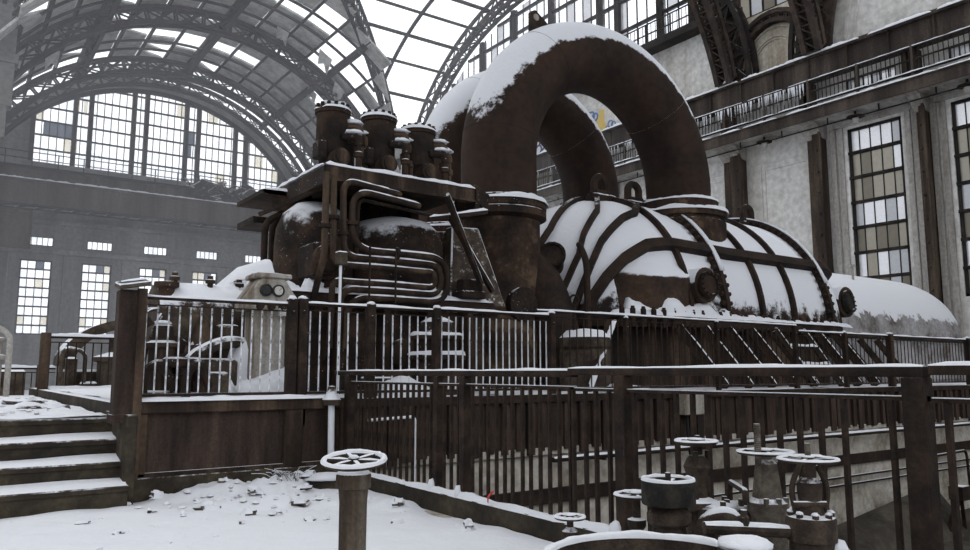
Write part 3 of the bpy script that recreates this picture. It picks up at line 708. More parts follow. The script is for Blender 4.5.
b = MB(); b.bar((26.15, 19.3, 16.6), (26.15, 19.3, 17.5), .025, .025); p0 = b.build('baluster', M['steel_far'], t, smooth=0)
for k in range(1, 90): link_copy(p0, t, (0, .26 * k, 0))
for i, (y, lab) in enumerate(((10.3, 'shallow dish lamp under the gallery at the right picture edge, over the second tall window'), (14.0, 'shallow dish lamp under the gallery just above the full tall window'), (17.75, 'shallow dish lamp under the gallery over the blank plaster bay'))):
    t = thing('gallery_lamp', lab, 'lamp', (26.2, y, 10.5), 'dish lamps under the gallery')
    b = MB(); b.cyl((26.2, y, 10.5), (26.2, y, 10.32), .04, 8); b.build('stem', M['cable'], t)
    b = MB(); b.lathe([(.05, 10.36), (.3, 10.3), (.3, 10.27), (.12, 10.27)], (26.2, y, 0), n=20); b.build('shade', M['rail'], t)
    b = MB(); b.lathe([(.1, 10.28), (.13, 10.15), (.09, 10.05), (.0, 10.02)], (26.2, y, 0), n=14); b.build('globe', M['conc'], t)
def blotch(name, pts, mat, label, x=XW - .012):
    b = MB(); b.prism(pts, 'x', x, x + .01); return tag(b.build(name, M[mat], smooth=0), label, 'graffiti', 'graffiti on the far right wall')
blotch('painted_tag', [(27.9, 14.0), (27.6, 14.6), (27.3, 14.5), (27.35, 13.9), (27.1, 13.5), (27.7, 13.4)], 'paint_yellow', 'yellow spray painted patch between the blue ones, seen inside the front pipe arch')
for i, (y, z, s_, lab) in enumerate(((28.3, 14.2, 1, 'blue spray painted tag left of the yellow patch, inside the front pipe arch'), (26.9, 13.5, .7, 'small blue spray painted tag right of and below the yellow patch'))):
    t = thing('painted_tag', lab, 'graffiti', (XW, y, z), 'graffiti on the far right wall')
    for j, (dy, dz, r_) in enumerate(((-.3, .1, .2), (0, .2, .25), (.3, -.1, .22), (.05, -.3, .2))):
        b = MB(); pp = circ((XW - .012, y + dy * s_, z + dz * s_), r_ * s_, 'x', 10); b.tube(pp, .05 * s_, 5, closed=True); b.build('stroke', M['paint_blue'], t)
t = thing('painted_tag', 'large white and navy looping tag seen between the front pipe and the base drum', 'graffiti', (XW, 32.4, 13.6), 'graffiti on the far right wall')
b = MB(); b.prism([(33.9, 14.3), (31.4, 14.8), (31.3, 13.3), (33.8, 13.1)], 'x', XW - .012, XW - .004); b.build('white_ground', M['paint_white'], t, smooth=0)
rg = random.Random(2)
for j in range(9):
    b = MB(); pp = circ((XW - .02, 31.6 + (j % 5) * .5, 13.6 + (j // 5) * .6 + rg.uniform(-.1, .1)), rg.uniform(.15, .28), 'x', 10, 0, 5); b.tube(pp, .055, 5); b.build('stroke', M['paint_navy'], t)

t = thing('overhead_crane', 'huge rusty overhead bridge crane spanning the hall before the arched window', 'crane', (12, 55.6, 11.6))
b = MB(); b.box(-4, 25.6, 55.3, 55.5, 11.7, 13.2); b.box(-4, 25.6, 55.1, 55.7, 13.15, 13.28); b.box(-4, 25.6, 55.1, 55.7, 11.62, 11.72)
for k in range(24): b.box(-3.5 + k * 1.25, -3.42 + k * 1.25, 55.22, 55.32, 11.72, 13.15)
b.build('girder', M['girder'], t, smooth=0)
b = MB(); b.snowcap([(-3, 55.15, 13.28), (25, 55.15, 13.28)], .3, .1, 3); S(b.build('snow_cover', M['snow'], t, smooth=180))
b = MB(); b.box(-4, 25.6, 54.5, 55.1, 11.5, 11.58); b.box(-4, 25.6, 54.5, 54.6, 11.2, 11.3)
for k in range(30): b.bar((-4 + k, 54.55, 11.25), (-3.5 + k, 55.2, 11.6), .06, .06); b.bar((-4 + k, 54.55, 11.25), (-3 + k, 54.55, 11.5), .05, .05)
b.build('walkway', M['steel_snow'], t, smooth=0)
b = MB(); b.box(-4, 25.6, 56.9, 57.1, 12.4, 14.4); b.build('rear_girder', M['girder'], t, smooth=0)
b = MB(); b.box(-4, 25.6, 56.4, 56.95, 14.35, 14.45); b.build('upper_walkway', M['steel_snow'], t, smooth=0)
b = MB()
for z in (14.9, 15.35): b.bar((-4, 56.4, z), (25.6, 56.4, z), .05, .05)
b.build('handrail', M['steel_snow'], t, smooth=0)
b = MB(); b.bar((-3.6, 56.4, 14.4), (-3.6, 56.4, 15.35), .06, .06); p0 = b.build('stanchion', M['steel_far'], t, smooth=0)
for k in range(1, 20): link_copy(p0, t, (1.5 * k, 0, 0))
b = MB()
for k in range(5):
    x = -3.4 + k * 1.35; b.bar((x, 55.0, 8.9), (x + 1.35, 55.0, 11.2), .1, .1); b.bar((x + 1.35, 55.0, 8.9), (x, 55.0, 11.2), .1, .1)
b.box(-4, 4.0, 54.95, 55.1, 11.1, 11.25); b.box(-4, 4.0, 54.95, 55.1, 8.8, 9.0); b.box(3.9, 4.05, 54.95, 55.1, 8.8, 11.3); b.box(-4, 4.0, 55.1, 55.2, 9.0, 11.1)
b.build('lower_truss', M['girder'], t, smooth=0)
tr = thing('crane_trolley', 'snow-tangled winch trolley standing on the crane bridge', 'crane trolley', (16, 56, 13.2))
b = MB(); b.box(13.6, 19.5, 55.4, 56.9, 13.2, 13.5); b.build('frame', M['steel_snow'], tr, smooth=0)
for x in (14.6, 17.6):
    b = MB(); b.lathe([(.05, 55.45), (.75, 55.45), (.75, 55.6), (.45, 55.62), (.45, 56.6), (.75, 56.65), (.75, 56.8), (.05, 56.8)], (x, 0, 14.2), 'y', 20); b.build('winch_drum', M['steel_snow'], tr)
b = MB(); rc = random.Random(9)
for k in range(26):
    x = rc.uniform(13.6, 19.2); pp = [(x + rc.uniform(-.8, .8), 55.2 + rc.uniform(-.2, .3), 13.4 + rc.uniform(0, 1.5)) for _ in range(4)]; b.tube(fillet(pp, .4, 4), .045, 5)
S(b.build('cables', M['steel_snow'], tr))
for x in (13.9, 16.2, 18.9):
    b = MB(); b.box(x - .3, x + .3, 55.5, 56.3, 13.5, 14.3); b.build('gearbox', M['steel_snow'], tr, bevel=.08)

# ------------------------------------------------------------------ railings on the turbine deck (y = 8)
def deck_rail(name, label, x0, x1, zr, posts, sp, frost, y=8.06, zb=.97, bw=.0135, rr=.022, snowh=.024, br=None):
    t = thing(name, label, 'railing', ((x0 + x1) / 2, y, .9), 'railings along the edge of the turbine deck')
    mat = M['rail_frost'] if frost else M['rail']
    b = MB(); b.tube([(x0, y, zr), (x1, y, zr)], rr, 8); b.bar((x0, y, zr - .075), (x1, y, zr - .075), .03, .012); b.build('handrail', M['rail'], t)
    b = MB(); b.snowcap([(x0, y, zr + rr * .4), (x1, y, zr + rr * .4)], rr * 2.3, snowh, sum(map(ord, label)) % 50, droop=.004); S(b.build('snow_cover', M['snow'], t, smooth=180))
    b = MB(); b.bar((x0, y, zb), (x1, y, zb), .035, .03); b.build('bottom_rail', M['rail'], t, smooth=0)
    for (px, w, h) in posts:
        b = MB(); b.box(px - w / 2, px + w / 2, y - w / 2 - .02, y + w / 2 - .02, .62, h); b.cyl((px, y - w / 2 - .035, h - .15), (px, y - w / 2 - .02, h - .15), .02, 8); b.build('post', M['rust_tan'] if w > .1 else M['rail'], t, bevel=.006)
        b = MB(); b.blob((px, y - .02, h), w * .55, w * .55, .035, seed=int(px * 10)); S(b.build('snow_cap', M['snow'], t, smooth=180))
    n = int((x1 - x0 - .05) / sp); b = MB(); b.bar((x0 + .06, y, zb), (x0 + .06, y, zr - .075), bw, bw); b0 = b.build('baluster', mat, t, smooth=0)
    for k in range(1, n):
        if br and br.random() < .04: continue
        link_copy(b0, t, (sp * k, 0, 0))
    return t
rr_ = random.Random(4)
deck_rail('deck_railing', 'leftmost deck railing with frosted bars in front of the gauge stand', 1.56, 3.14, 1.93, [(3.10, .1, 1.99), (3.22, .1, 2.0)], .105, True)
deck_rail('deck_railing', 'frosted deck railing below the curved pipe bends, right of the double post', 3.26, 4.95, 1.95, [(4.05, .1, 1.98), (4.95, .09, 1.98)], .115, True)
deck_rail('deck_railing', 'deck railing in front of the tall riveted base drum of the pipe arch', 4.98, 6.85, 1.965, [(6.80, .09, 2.0)], .105, True)
deck_rail('deck_railing', 'long deck railing of close dark bars before the big snow-covered turbine casing', 6.6, 12.6, 2.03, [(8.3, .07, 2.0), (10.4, .07, 2.02), (12.6, .08, 2.03)], .135, False, y=8.12)
deck_rail('deck_railing', 'deck railing at the right in front of the pale snow-covered generator', 12.7, 21.6, 1.93, [(14.2, .08, 1.95), (15.9, .12, 1.97), (19.4, .12, 1.97)], .145, False, y=8.1)
# the heavy end post with its capping
t = thing('gate_post', 'thick square rusty post with a slanted snowy cap at the top of the steps', 'post', (1.42, 8.0, .1))
b = MB(); b.box(1.345, 1.52, 7.905, 8.1, .76, 1.98); b.build('post', M['rust_red'], t, bevel=.01)
b = MB(); b.box(1.50, 1.575, 7.83, 7.925, .2, 1.99); b.build('angle_iron', M['rust_tan'], t, smooth=0)
b = MB(); b.box(1.33, 1.54, 7.9, 8.12, .72, .8); b.build('foot', M['rust_red'], t, smooth=0)
b = MB(); b.add([(1.33, 7.86, 1.97), (1.6, 7.82, 2.02), (1.6, 8.14, 2.07), (1.33, 8.14, 2.02), (1.33, 7.86, 2.02), (1.6, 7.82, 2.07), (1.6, 8.14, 2.12), (1.33, 8.14, 2.07)], [(3, 2, 1, 0), (4, 5, 6, 7), (0, 1, 5, 4), (1, 2, 6, 5), (2, 3, 7, 6), (3, 0, 4, 7)]); b.build('cap_plate', M['wood'], t, bevel=.01)
b = MB(); b.snowcap([(1.34, 8.0, 2.05), (1.59, 8.0, 2.095)], .27, .025, 3); S(b.build('snow_cap', M['snow'], t, smooth=180))
# railing at the back of the snowy platform
def far_rail(label, x0, x1, y, zf, zr, sp, posts, name='platform_railing'):
    t = thing(name, label, 'railing', ((x0 + x1) / 2, y, zf))
    b = MB(); b.tube([(x0, y, zr), (x1, y, zr)], .03, 8); b.bar((x0, y, zr - .1), (x1, y, zr - .1), .03, .02); b.build('handrail', M['rail'], t)
    b = MB(); b.snowcap([(x0, y, zr + .015), (x1, y, zr + .015)], .07, .05, 6); b.snowcap([(x0, y, zf + .14), (x1, y, zf + .14)], .1, .05, 8); S(b.build('snow_cover', M['snow'], t, smooth=180))
    b = MB(); b.bar((x0, y, zf + .1), (x1, y, zf + .1), .06, .08); b.build('bottom_rail', M['rail'], t, smooth=0)
    for px in posts:
        b = MB(); b.box(px - .08, px + .08, y - .08, y + .08, zf, zr + .07); b.build('post', M['rust_tan'], t, bevel=.01)
    b = MB(); b.bar((x0 + .05, y, zf + .1), (x0 + .05, y, zr - .1), .022, .022); b0 = b.build('baluster', M['rail'], t, smooth=0)
    for k in range(1, int((x1 - x0 - .08) / sp)): link_copy(b0, t, (sp * k, 0, 0))
    return t
far_rail('dark railing with one square post at the back of the snowy platform', 1.55, 3.6, 15.9, .76, 1.83, .14, [1.52])
far_rail('low distant railing at the left edge, behind the platform railing', -1.2, 2.2, 20.5, 0.3, 1.28, .16, [.3, 1.9], 'distant_railing')
M['rust_hood'] = surf('rusted_hood', [(.03, .02, .015), (.05, .031, .022), (.08, .047, .03)], 1.8, snow=.42, amp=.3, nscale=3)
# ------------------------------------------------------------------ low pressure casing
CX0, CX1, CR, CY, CZ, SE = 11.5, 15.9, 2.7, 12.2, 2.2, 1.9
def crad(x):
    if x < CX0: u = min(1, (CX0 - x) / 2.7); return CR * math.sqrt(max(0, 1 - u * u))
    if x > CX1: u = min(1, (x - CX1) / SE); return CR * (max(0, 1 - u ** 2.8)) ** (1 / 2.8)
    return CR
def csurf(x, th, lift=0):
    r = crad(x) + lift; return Vector((x, CY - r * math.cos(th), CZ + r * math.sin(th)))
def cnorm(p):
    p = Vector(p); ax = min(max(p.x, CX0), CX1); d = Vector((p.x - ax, p.y - CY, p.z - CZ)); return d.normalized()
def onto(p, lift=0):
    p = Vector(p); ax = min(max(p.x, CX0), CX1); c = Vector((ax, CY, CZ)); d = (p - c)
    if p.x > CX1: q = Vector((0, d.y, d.z)).normalized() * (crad(min(p.x, CX1 + SE * .985)) + lift); return Vector((min(p.x, CX1 + SE * .985), CY + q.y, CZ + q.z))
    return c + d.normalized() * (CR + lift)
lp = thing('turbine_casing', 'huge snow-covered domed turbine casing with rusty ribs and bolted flanges', 'turbine', (13, 12.2, .9))
b = MB(); xs = [CX0 - 2.7 * math.cos(PI / 2 * i / 16) for i in range(17)] + [CX0 + (CX1 - CX0) * i / 8 for i in range(1, 8)] + [CX1 + SE * math.sin(PI / 2 * i / 14) for i in range(15)]
nt_ = 40; vs = [csurf(x, PI * j / nt_) for x in xs for j in range(nt_ + 1)]
b.add(vs, [(i * (nt_ + 1) + j, (i + 1) * (nt_ + 1) + j, (i + 1) * (nt_ + 1) + j + 1, i * (nt_ + 1) + j + 1) for i in range(len(xs) - 1) for j in range(nt_)])
b.build('upper_casing', M['rust_casing'], lp, smooth=60)
b = MB()
def outline(off, n=24):
    o = [(CX0 - (2.7 + off) * math.cos(PI * (i / n - .5)), CY - (2.7 + off) * math.sin(-PI * (i / n - .5))) for i in range(n + 1)]
    o2 = [(CX1 + (SE + off) * math.cos(PI * (i / n - .5)), CY + (2.7 + off) * math.sin(PI * (i / n - .5))) for i in range(n + 1)]
    return o2 + o[::1][::-1] if False else o2 + [(CX0 - (2.7 + off) * math.cos(PI * (.5 - i / n)), CY + (2.7 + off) * math.sin(PI * (.5 - i / n))) for i in range(n + 1)]
b.prism(outline(.2), 'z', 2.02, 2.2); b.build('flange', M['rust_rib'], lp, smooth=30)
b = MB(); b.snowcap([(9.6, 9.75, 2.2), (10.3, 9.5, 2.2), (11, 9.4, 2.2), (16, 9.4, 2.2), (17.0, 9.6, 2.2)], .28, .09, 5); b.snowcap([(10.0, 9.8, 2.2), (10.8, 9.52, 2.22), (12.5, 9.5, 2.22)], .4, .26, 9); S(b.build('flange_snow', M['snow'], lp, smooth=180))
b = MB(); b.prism(outline(-.12), 'z', .9, 2.02); b.build('lower_casing', M['rust_tan'], lp, smooth=30)
b = MB(); b.cyl((9.5, 9.36, 1.98), (9.5, 9.36, 2.3), .05, 6); b.cyl((9.5, 9.36, 2.26), (9.5, 9.36, 2.34), .035, 6); b0 = b.build('flange_bolt', M['rust_rib'], lp)
for k in range(1, 26): link_copy(b0, lp, (.265 * k, 0, 0))
# ring ribs (each its own part)
def ring(x, w, h, t0=0.02, t1=PI - .02, mat='rust_rib', name='ring_rib'):
    n = 36; th = [t0 + (t1 - t0) * i / n for i in range(n + 1)]
    b = MB(); b.ribbon([csurf(x, a) for a in th], [cnorm(csurf(x, a)) for a in th], w, h, -.03); return b.build(name, M[mat], lp, smooth=30)
for x in (11.42, 13.65, 14.75): ring(x, .09, .13)
def bolted(x, name='bolted_flange'):
    f = ring(x, .11, .17, name=name); n = 46
    for s_ in (-.1, .1):
        pass
    sg = []
    for k in range(46):
        th = .05 + (PI - .1) * k / 45; p = csurf(x, th, .08); sg.append((p - Vector((.15, 0, 0)), p + Vector((.15, 0, 0))))
    bolts('bolt', M['rust_rib'], f, sg, .048)
    b = MB(); n = 40; pth = [csurf(x + .02, .35 + (PI - .7) * i / n, .14) for i in range(n + 1)]
    b.ribbon(pth, [cnorm(p) for p in pth], .12, .03); S(b.build('snow_cover', M['snow'], f, smooth=180))
bolted(12.45); bolted(16.1)
def surfrib(pts, w, h, name='casing_rib', sub=6):
    P = [onto(p) for p in pts]; out = []
    for a, c in zip(P[:-1], P[1:]):
        for k in range(sub): out.append(onto(a.lerp(c, k / sub)))
    out.append(P[-1]); b = MB(); b.ribbon(out, [cnorm(p) for p in out], w, h, -.04); return b.build(name, M['rust_rib'], lp, smooth=30)
zl = 3.56; yl = 9.86
surfrib([(9.55, 10.3, 2.25), (9.65, 10.26, 2.5), (9.9, 10.14, 2.89), (10.27, 10.04, 3.25), (10.77, 9.97, 3.53), (11.3, 9.87, 3.62), (12, yl, 3.6), (13, yl, zl), (14, yl, zl), (16.0, yl, zl), (16.9, 10.05, 3.5), (17.5, 10.5, 3.4)], .2, .2)
surfrib([(9.4, 10.5, 2.25), (9.67, 10.38, 2.99), (10.06, 10.41, 3.62), (10.31, 10.43, 3.86), (10.72, 10.5, 4.15), (11.14, 10.56, 4.31), (11.5, 10.9, 4.57)], .12, .15)
surfrib([(9.2, 10.8, 2.25), (9.4, 10.62, 2.9), (9.66, 10.6, 3.35), (9.9, 10.72, 3.78), (10.49, 10.95, 4.33), (11.0, 11.5, 4.7)], .1, .13)
surfrib([(8.9, 11.6, 2.6), (9.2, 11.4, 3.2), (9.7, 11.4, 3.9), (10.4, 11.7, 4.5), (11.1, 12, 4.85)], .1, .13)
surfrib([(17.3, 9.9, 2.3), (17.3, 10.1, 3.0), (17.25, 10.6, 3.7), (17.15, 11.3, 4.3), (17.0, 12.0, 4.6)], .1, .14)
# manhole covers
def cover(c, n_, r, mat='rust_rib', rim='snowy'):
    n_ = Vector(n_).normalized(); rot = n_.to_track_quat('Z', 'Y').to_matrix(); b = MB()
    b.lathe([(r * .82, -.5), (r * .82, 0), (r, 0), (r, .09), (r * .78, .1), (r * .75, .07), (0, .07)], c, rot, 24); o = b.build('manhole_cover', M[mat], lp)
    sg = []
    for k in range(14):
        a = 2 * PI * k / 14; p = Vector(c) + rot @ Vector((r * .89 * math.cos(a), r * .89 * math.sin(a), .08)); sg.append((p, p + n_ * .045))
    bolts('bolt', M['rust_rib'], o, sg, r * .075)
cover((11.75, 9.33, 2.83), (-.05, -1, .12), .25); cover((17.25, 9.7, 2.82), (.2, -1, .2), .27, 'valvegreen'); cover((9.0, 10.6, 3.3), (-.62, -.7, .3), .25)
b = MB(); b.lathe([(.34, 0), (.34, 1.0)], (11.75, 10.35, 2.83), Matrix(((1, 0, 0), (0, 0, -1), (0, 1, 0))), 20); b.build('manhole_neck', M['rust_casing'], lp)
b = MB(); b.lathe([(.36, 0), (.36, .9)], (17.25, 10.6, 2.82), Matrix(((1, 0, 0), (0, 0, -1), (0, 1, 0))), 20); b.build('manhole_neck', M['rust_casing'], lp)
# front hood bulge between the flange and the ledge
b = MB(); nx_, nz_ = 18, 12; vs = []
def sm(t): t = max(0, min(1, t)); return t * t * (3 - 2 * t)
for i in range(nx_ + 1):
    x = 9.45 + 2.3 * i / nx_; s_ = sm((x - 10.0) / .5) * sm((11.75 - x) / .25)
    for j in range(nz_ + 1):
        z = 2.2 + 1.05 * j / nz_; dx = max(0, CX0 - x); ys_ = CY - math.sqrt(max(.2, CR ** 2 - dx ** 2 - (z - CZ) ** 2)) + .02
        vs.append((x, ys_ + (9.46 - ys_) * s_ * sm((3.25 - z) / .35), z))
b.add(vs, [(i * (nz_ + 1) + j, (i + 1) * (nz_ + 1) + j, (i + 1) * (nz_ + 1) + j + 1, i * (nz_ + 1) + j + 1) for i in range(nx_) for j in range(nz_)])
b.build('hood', M['rust_hood'], lp, smooth=60)
# steam collars under the two pipe arches
for y in (11.1, 13.9):
    c = (13.1, y, 0); b = MB(); b.lathe([(1.0, 3.9), (1.0, 4.38), (.95, 4.42), (.95, 4.46), (1.02, 4.48), (1.02, 4.6), (.86, 4.62), (.84, 4.74), (.84, 4.86), (.7, 4.88)], c, n=36); o = b.build('steam_collar', M['peel'], lp, smooth=40)
    bolts('bolt', M['rust_rib'], o, [((13.1 + .985 * math.cos(2 * PI * k / 30), y + .985 * math.sin(2 * PI * k / 30), 4.56), (13.1 + .985 * math.cos(2 * PI * k / 30), y + .985 * math.sin(2 * PI * k / 30), 4.65)) for k in range(30)], .03)
    b = MB(); b.snowcap(circ((13.1, y, 4.59), .97, n=60) + [Vector((13.1 + .97, y, 4.59))], .17, .09, 11); b.snowcap(circ((13.1, y, 4.85), .8, n=60) + [Vector((13.1 + .8, y, 4.85))], .12, .07, 13); S(b.build('snow_cover', M['snow'], o, smooth=180))
# lifting eyes on top
for x, y in ((11.2, 11.6), (12.1, 11.5), (16.25, 11.6), (9.9, 12.9)):
    zt = onto((x, y, CZ + 2)).z if CX0 <= x <= CX1 + .5 else onto((x, y, CZ + 2.4)).z
    zt += .05; b = MB(); b.box(x - .3, x + .3, y - .16, y + .16, zt - .2, zt + .06); b.box(x - .2, x + .2, y - .12, y + .12, zt + .06, zt + .16)
    for q in (-.24, .24): b.cyl((x + q, y, zt), (x + q, y, zt + .15), .05, 8)
    o = b.build('lifting_eye', M['rust_rib'], lp, bevel=.015)
    b = MB(); b.tube([(x - .17, y, zt + .12), (x - .17, y, zt + .3)] + circ((x, y, zt + .3), .17, 'y', 12, PI, 0) + [(x + .17, y, zt + .12)], .08, 8); b.build('eye', M['rust_rib'], o)
    b = MB(); b.snowcap([(x - .3, y - .04, zt + .05), (x + .3, y - .04, zt + .05)], .24, .05, 3); b.snowcap([Vector((x, y, zt + .35)) + Vector((.17 * math.cos(q), 0, .17 * math.sin(q) - .02)) for q in (2.6, 2.1, 1.57, 1.0, .5)], .1, .035, 2); S(b.build('snow_cover', M['snow'], o, smooth=180))
# slanted stiffeners of the lower casing
for k, x in enumerate((9.2, 10.9, 11.6, 12.3, 13.0, 13.7, 15.3, 16.0)):
    dx = -1.1 if k == 0 else .55; b = MB(); b.bar((x, 9.33, 2.02), (x + dx, 8.75, .9), .09, .16); o = b.build('stiffener', M['rust_rib'], lp, smooth=0)
    b = MB(); b.snowcap([(x, 9.25, 2.06), (x + dx, 8.68, .96)], .1, .035, k, gap=.1); S(b.build('snow_cover', M['snow'], o, smooth=180))
# access ladder frame leaning beside the casing
t = thing('leaning_ladder', 'short slanted ladder frame edged with snow behind the right deck railing', 'ladder', (14.4, 9.0, .9))
for dx in (0, .95):
    b = MB(); b.bar((13.2 + dx, 8.9, 2.0), (14.0 + dx, 8.6, .9), .06, .1); b.build('side_rail', M['rail'], t, smooth=0)
    b = MB(); b.snowcap([(13.2 + dx, 8.88, 2.05), (14.0 + dx, 8.58, .96)], .07, .04, 3); S(b.build('snow_cover', M['snow'], t, smooth=180))
for q in (.3, .62):
    p = Vector((13.2, 8.9, 2.0)).lerp(Vector((14.0, 8.6, .9)), q); b = MB(); b.bar(p, p + Vector((.95, 0, 0)), .07, .05); b.build('rung', M['rail'], t, smooth=0)
    b = MB(); b.snowcap([p + Vector((0, -.02, .03)), p + Vector((.95, -.02, .03))], .08, .04, 5); S(b.build('snow_cover', M['snow'], t, smooth=180))

# ------------------------------------------------------------------ the two crossover pipes
def crossover(label, y, r=.70, x0=8.16, x1=13.1, zb=5.12, z0=4.22, z1=4.84, lugx=None):
    t = thing('crossover_pipe', label, 'pipe', ((x0 + x1) / 2, y, z0), 'twin pipe arches over the turbine')
    cx, rad = (x0 + x1) / 2, (x1 - x0) / 2; n = 44
    path = [(x0, y, z0 + .02), (x0, y, (z0 + zb) / 2)] + [(cx - rad * math.cos(PI * i / n), y, zb + rad * math.sin(PI * i / n)) for i in range(n + 1)] + [(x1, y, z1)]
    rs = [r] * (n + 3) + [r * .96]
    b = MB(); b.tube(path, rs, 40, caps=False); pipe = b.build('pipe', M['rust_pipe'], t, smooth=60)
    for k, aa in enumerate((.16, .95, 2.4, 3.05)):
        p = Vector((cx - rad * math.cos(aa), y, zb + rad * math.sin(aa))); d = Vector((math.sin(aa), 0, math.cos(aa)))
        b = MB(); b.tube([p - d * .012, p + d * .012], r + .004, 40); b.build('weld_seam', M['rust_pipe'], t)
    for aa in ((1.08,) if lugx is None else lugx):
        p = Vector((cx - (rad + r) * math.cos(aa), y, zb + (rad + r) * math.sin(aa))); d = Vector((-math.cos(aa), 0, math.sin(aa))); e = Vector((math.sin(aa), 0, math.cos(aa)))
        pts = [p - e * .3 - d * .08, p + e * .3 - d * .08, p + e * .07 + d * .34, p - e * .07 + d * .34]; pts = [(q.x, q.z) for q in pts]
        b = MB(); b.prism(pts, 'y', y - .05, y + .05); o = b.build('lifting_lug', M['rust_bare'], t, bevel=.015)
        c = p + d * .2; b = MB(); b.cyl((c.x, y - .056, c.z), (c.x, y + .056, c.z), .07, 14); b.build('lug_eye', M['conc'], o)
    b = MB(); b.snowcap([(cx + (rad + r) * math.cos(q), y, zb + (rad + r) * math.sin(q) - .03) for q in [1.25 - 1.0 * i / 20 for i in range(21)]], .5, .07, int(y), gap=.1, droop=.05); S(b.build('snow_cover', M['snow'], t, smooth=180))
    b = MB(); b.lathe([(r, z0), (r + .1, z0), (r + .1, z0 + .06), (r, z0 + .1)], (x0, y, 0), n=40); o = b.build('flange', M['rust'], t)
    return t
crossover('front great rusted pipe arch topped with snow, leaping from drum to turbine casing', 11.1)
crossover('rear rusted pipe arch, half hidden behind the front one', 13.9, x0=8.8, zb=5.5, lugx=(1.35,))
# base drums
for bx, y, lab in ((8.16, 11.1, 'tall peeling riveted drum carrying the left foot of the front pipe arch'), (8.8, 13.9, 'second drum, under the rear pipe arch, behind the peeling front drum')):
    t = thing('base_drum', lab, 'drum', (bx, y, .9), 'drums under the pipe arches')
    b = MB(); b.lathe([(.8, .9), (.8, 1.9), (.75, 2.0), (.75, 3.88), (.78, 3.94)], (bx, y, 0), n=40); b.build('body', M['peel'], t)
    b = MB(); b.lathe([(.74, 3.88), (.87, 3.94), (.87, 4.06), (.84, 4.08), (.87, 4.1), (.87, 4.21), (.72, 4.22)], (bx, y, 0), n=40); f = b.build('flange', M['rust'], t)
    bolts('bolt', M['rust_rib'], f, [((bx + .82 * math.cos(2 * PI * k / 30), y + .82 * math.sin(2 * PI * k / 30), 4.2), (bx + .82 * math.cos(2 * PI * k / 30), y + .82 * math.sin(2 * PI * k / 30), 4.28)) for k in range(30)], .034)
    b = MB(); b.snowcap(circ((bx, y, 4.2), .82, n=60) + [Vector((bx + .82, y, 4.2))], .17, .09, 17); S(b.build('snow_cover', M['snow'], f, smooth=180))
    b = MB(); b.lathe([(0, -.8), (.3, -.8), (.3, -.6), (0, -.6)], (bx - .05, y, 2.35), 'y', 20); b.build('hand_cover', M['rust'], t)
# casing neighbours between drum and dome
t = thing('exhaust_elbow', 'dark lumpy pipe elbow in the gap between the base drum and the dome', 'pipe', (8.6, 11, .9))
b = MB(); b.tube(fillet([(8.3, 11.6, 3.2), (8.75, 10.9, 3.1), (8.85, 10.4, 2.2), (8.8, 10.1, .95)], .5), .42, 18); b.build('elbow', M['rust_bare'], t)
b = MB(); b.lathe([(.5, .9), (.5, 1.05), (.42, 1.08)], (8.8, 10.1, 0), n=20); b.build('foot_flange', M['rust_bare'], t)
b = MB(); b.lathe([(0.0, .16), (.3, .12), (.42, 0), (.42, -.2)], (8.62, 9.35, 1.75), n=20); b.lathe([(.42, .9), (.42, 1.6)], (8.62, 9.35, 0), n=20); b.build('domed_pot', M['snowy'], t)
b = MB(); b.tube(circ((8.35, 9.3, 2.35), .09, 'y', 10), .02, 6, closed=True); b.cyl((8.35, 9.3, 1.7), (8.35, 9.3, 2.27), .03, 8); b.build('eye_bolt', M['rust_rib'], t)
t = thing('relief_pipe', 'slim upright dark pipe standing against the left end of the dome', 'pipe', (9.3, 10.0, .9))
b = MB(); b.tube(fillet([(9.25, 9.95, .9), (9.25, 9.95, 3.15), (9.3, 10.2, 3.5)], .2), .06, 10); b.build('pipe', M['rust_rib'], t)
b = MB(); b.cyl((9.25, 9.95, .9), (9.25, 9.95, 1.0), .12, 12); b.build('foot_flange', M['rust_rib'], t)

# ------------------------------------------------------------------ generator
t = thing('generator', 'long rounded pale generator housing under a thick snow blanket at the right', 'generator', (21, 12.2, .9))
b = MB(); gx = [17.9 + 5.45 * i / 10 for i in range(11)] + [23.35 + 2.85 * math.sin(PI / 2 * i / 12) for i in range(1, 13)]
def gr(x): return 1.9 if x <= 23.35 else 1.9 * max(0, 1 - ((x - 23.35) / 2.85) ** 2.4) ** (1 / 2.4)
vs = [(x, 12.2 - gr(x) * math.cos(PI * j / 32), 2.1 + gr(x) * math.sin(PI * j / 32)) for x in gx for j in range(33)]
b.add(vs, [(i * 33 + j, (i + 1) * 33 + j, (i + 1) * 33 + j + 1, i * 33 + j + 1) for i in range(len(gx) - 1) for j in range(32)]); b.build('upper_housing', M['gen'], t, smooth=60)
b = MB(); b.box(17.9, 25.6, 10.36, 14.0, .9, 2.1); b.build('lower_housing', M['gen'], t, bevel=.1)
b = MB(); b.box(17.9, 25.7, 10.22, 14.2, 2.05, 2.14); b.build('flange', M['rust'], t, bevel=.02)
b = MB(); b.cyl((20.3, 11.2, 3.7), (20.3, 11.2, 4.05), .035, 8); b.cyl((20.3, 11.2, 4.05), (20.3, 11.2, 4.12), .08, 8); b.build('vent_pipe', M['conc'], t)
b = MB(); b.lathe([(1.9, 17.5), (1.98, 17.5), (1.98, 17.62), (1.9, 17.62)], (0, 12.2, 2.1), Matrix(((0, 0, 1), (1, 0, 0), (0, 1, 0))), 36, 0, PI); b.build('end_ring', M['rust'], t)
for x in (17.0, 17.8, 18.6, 19.4):
    b = MB(); b.bar((x, 10.2, 2.0), (x + .5, 9.6, .9), .08, .14); b.build('stay', M['rail'], t, smooth=0)
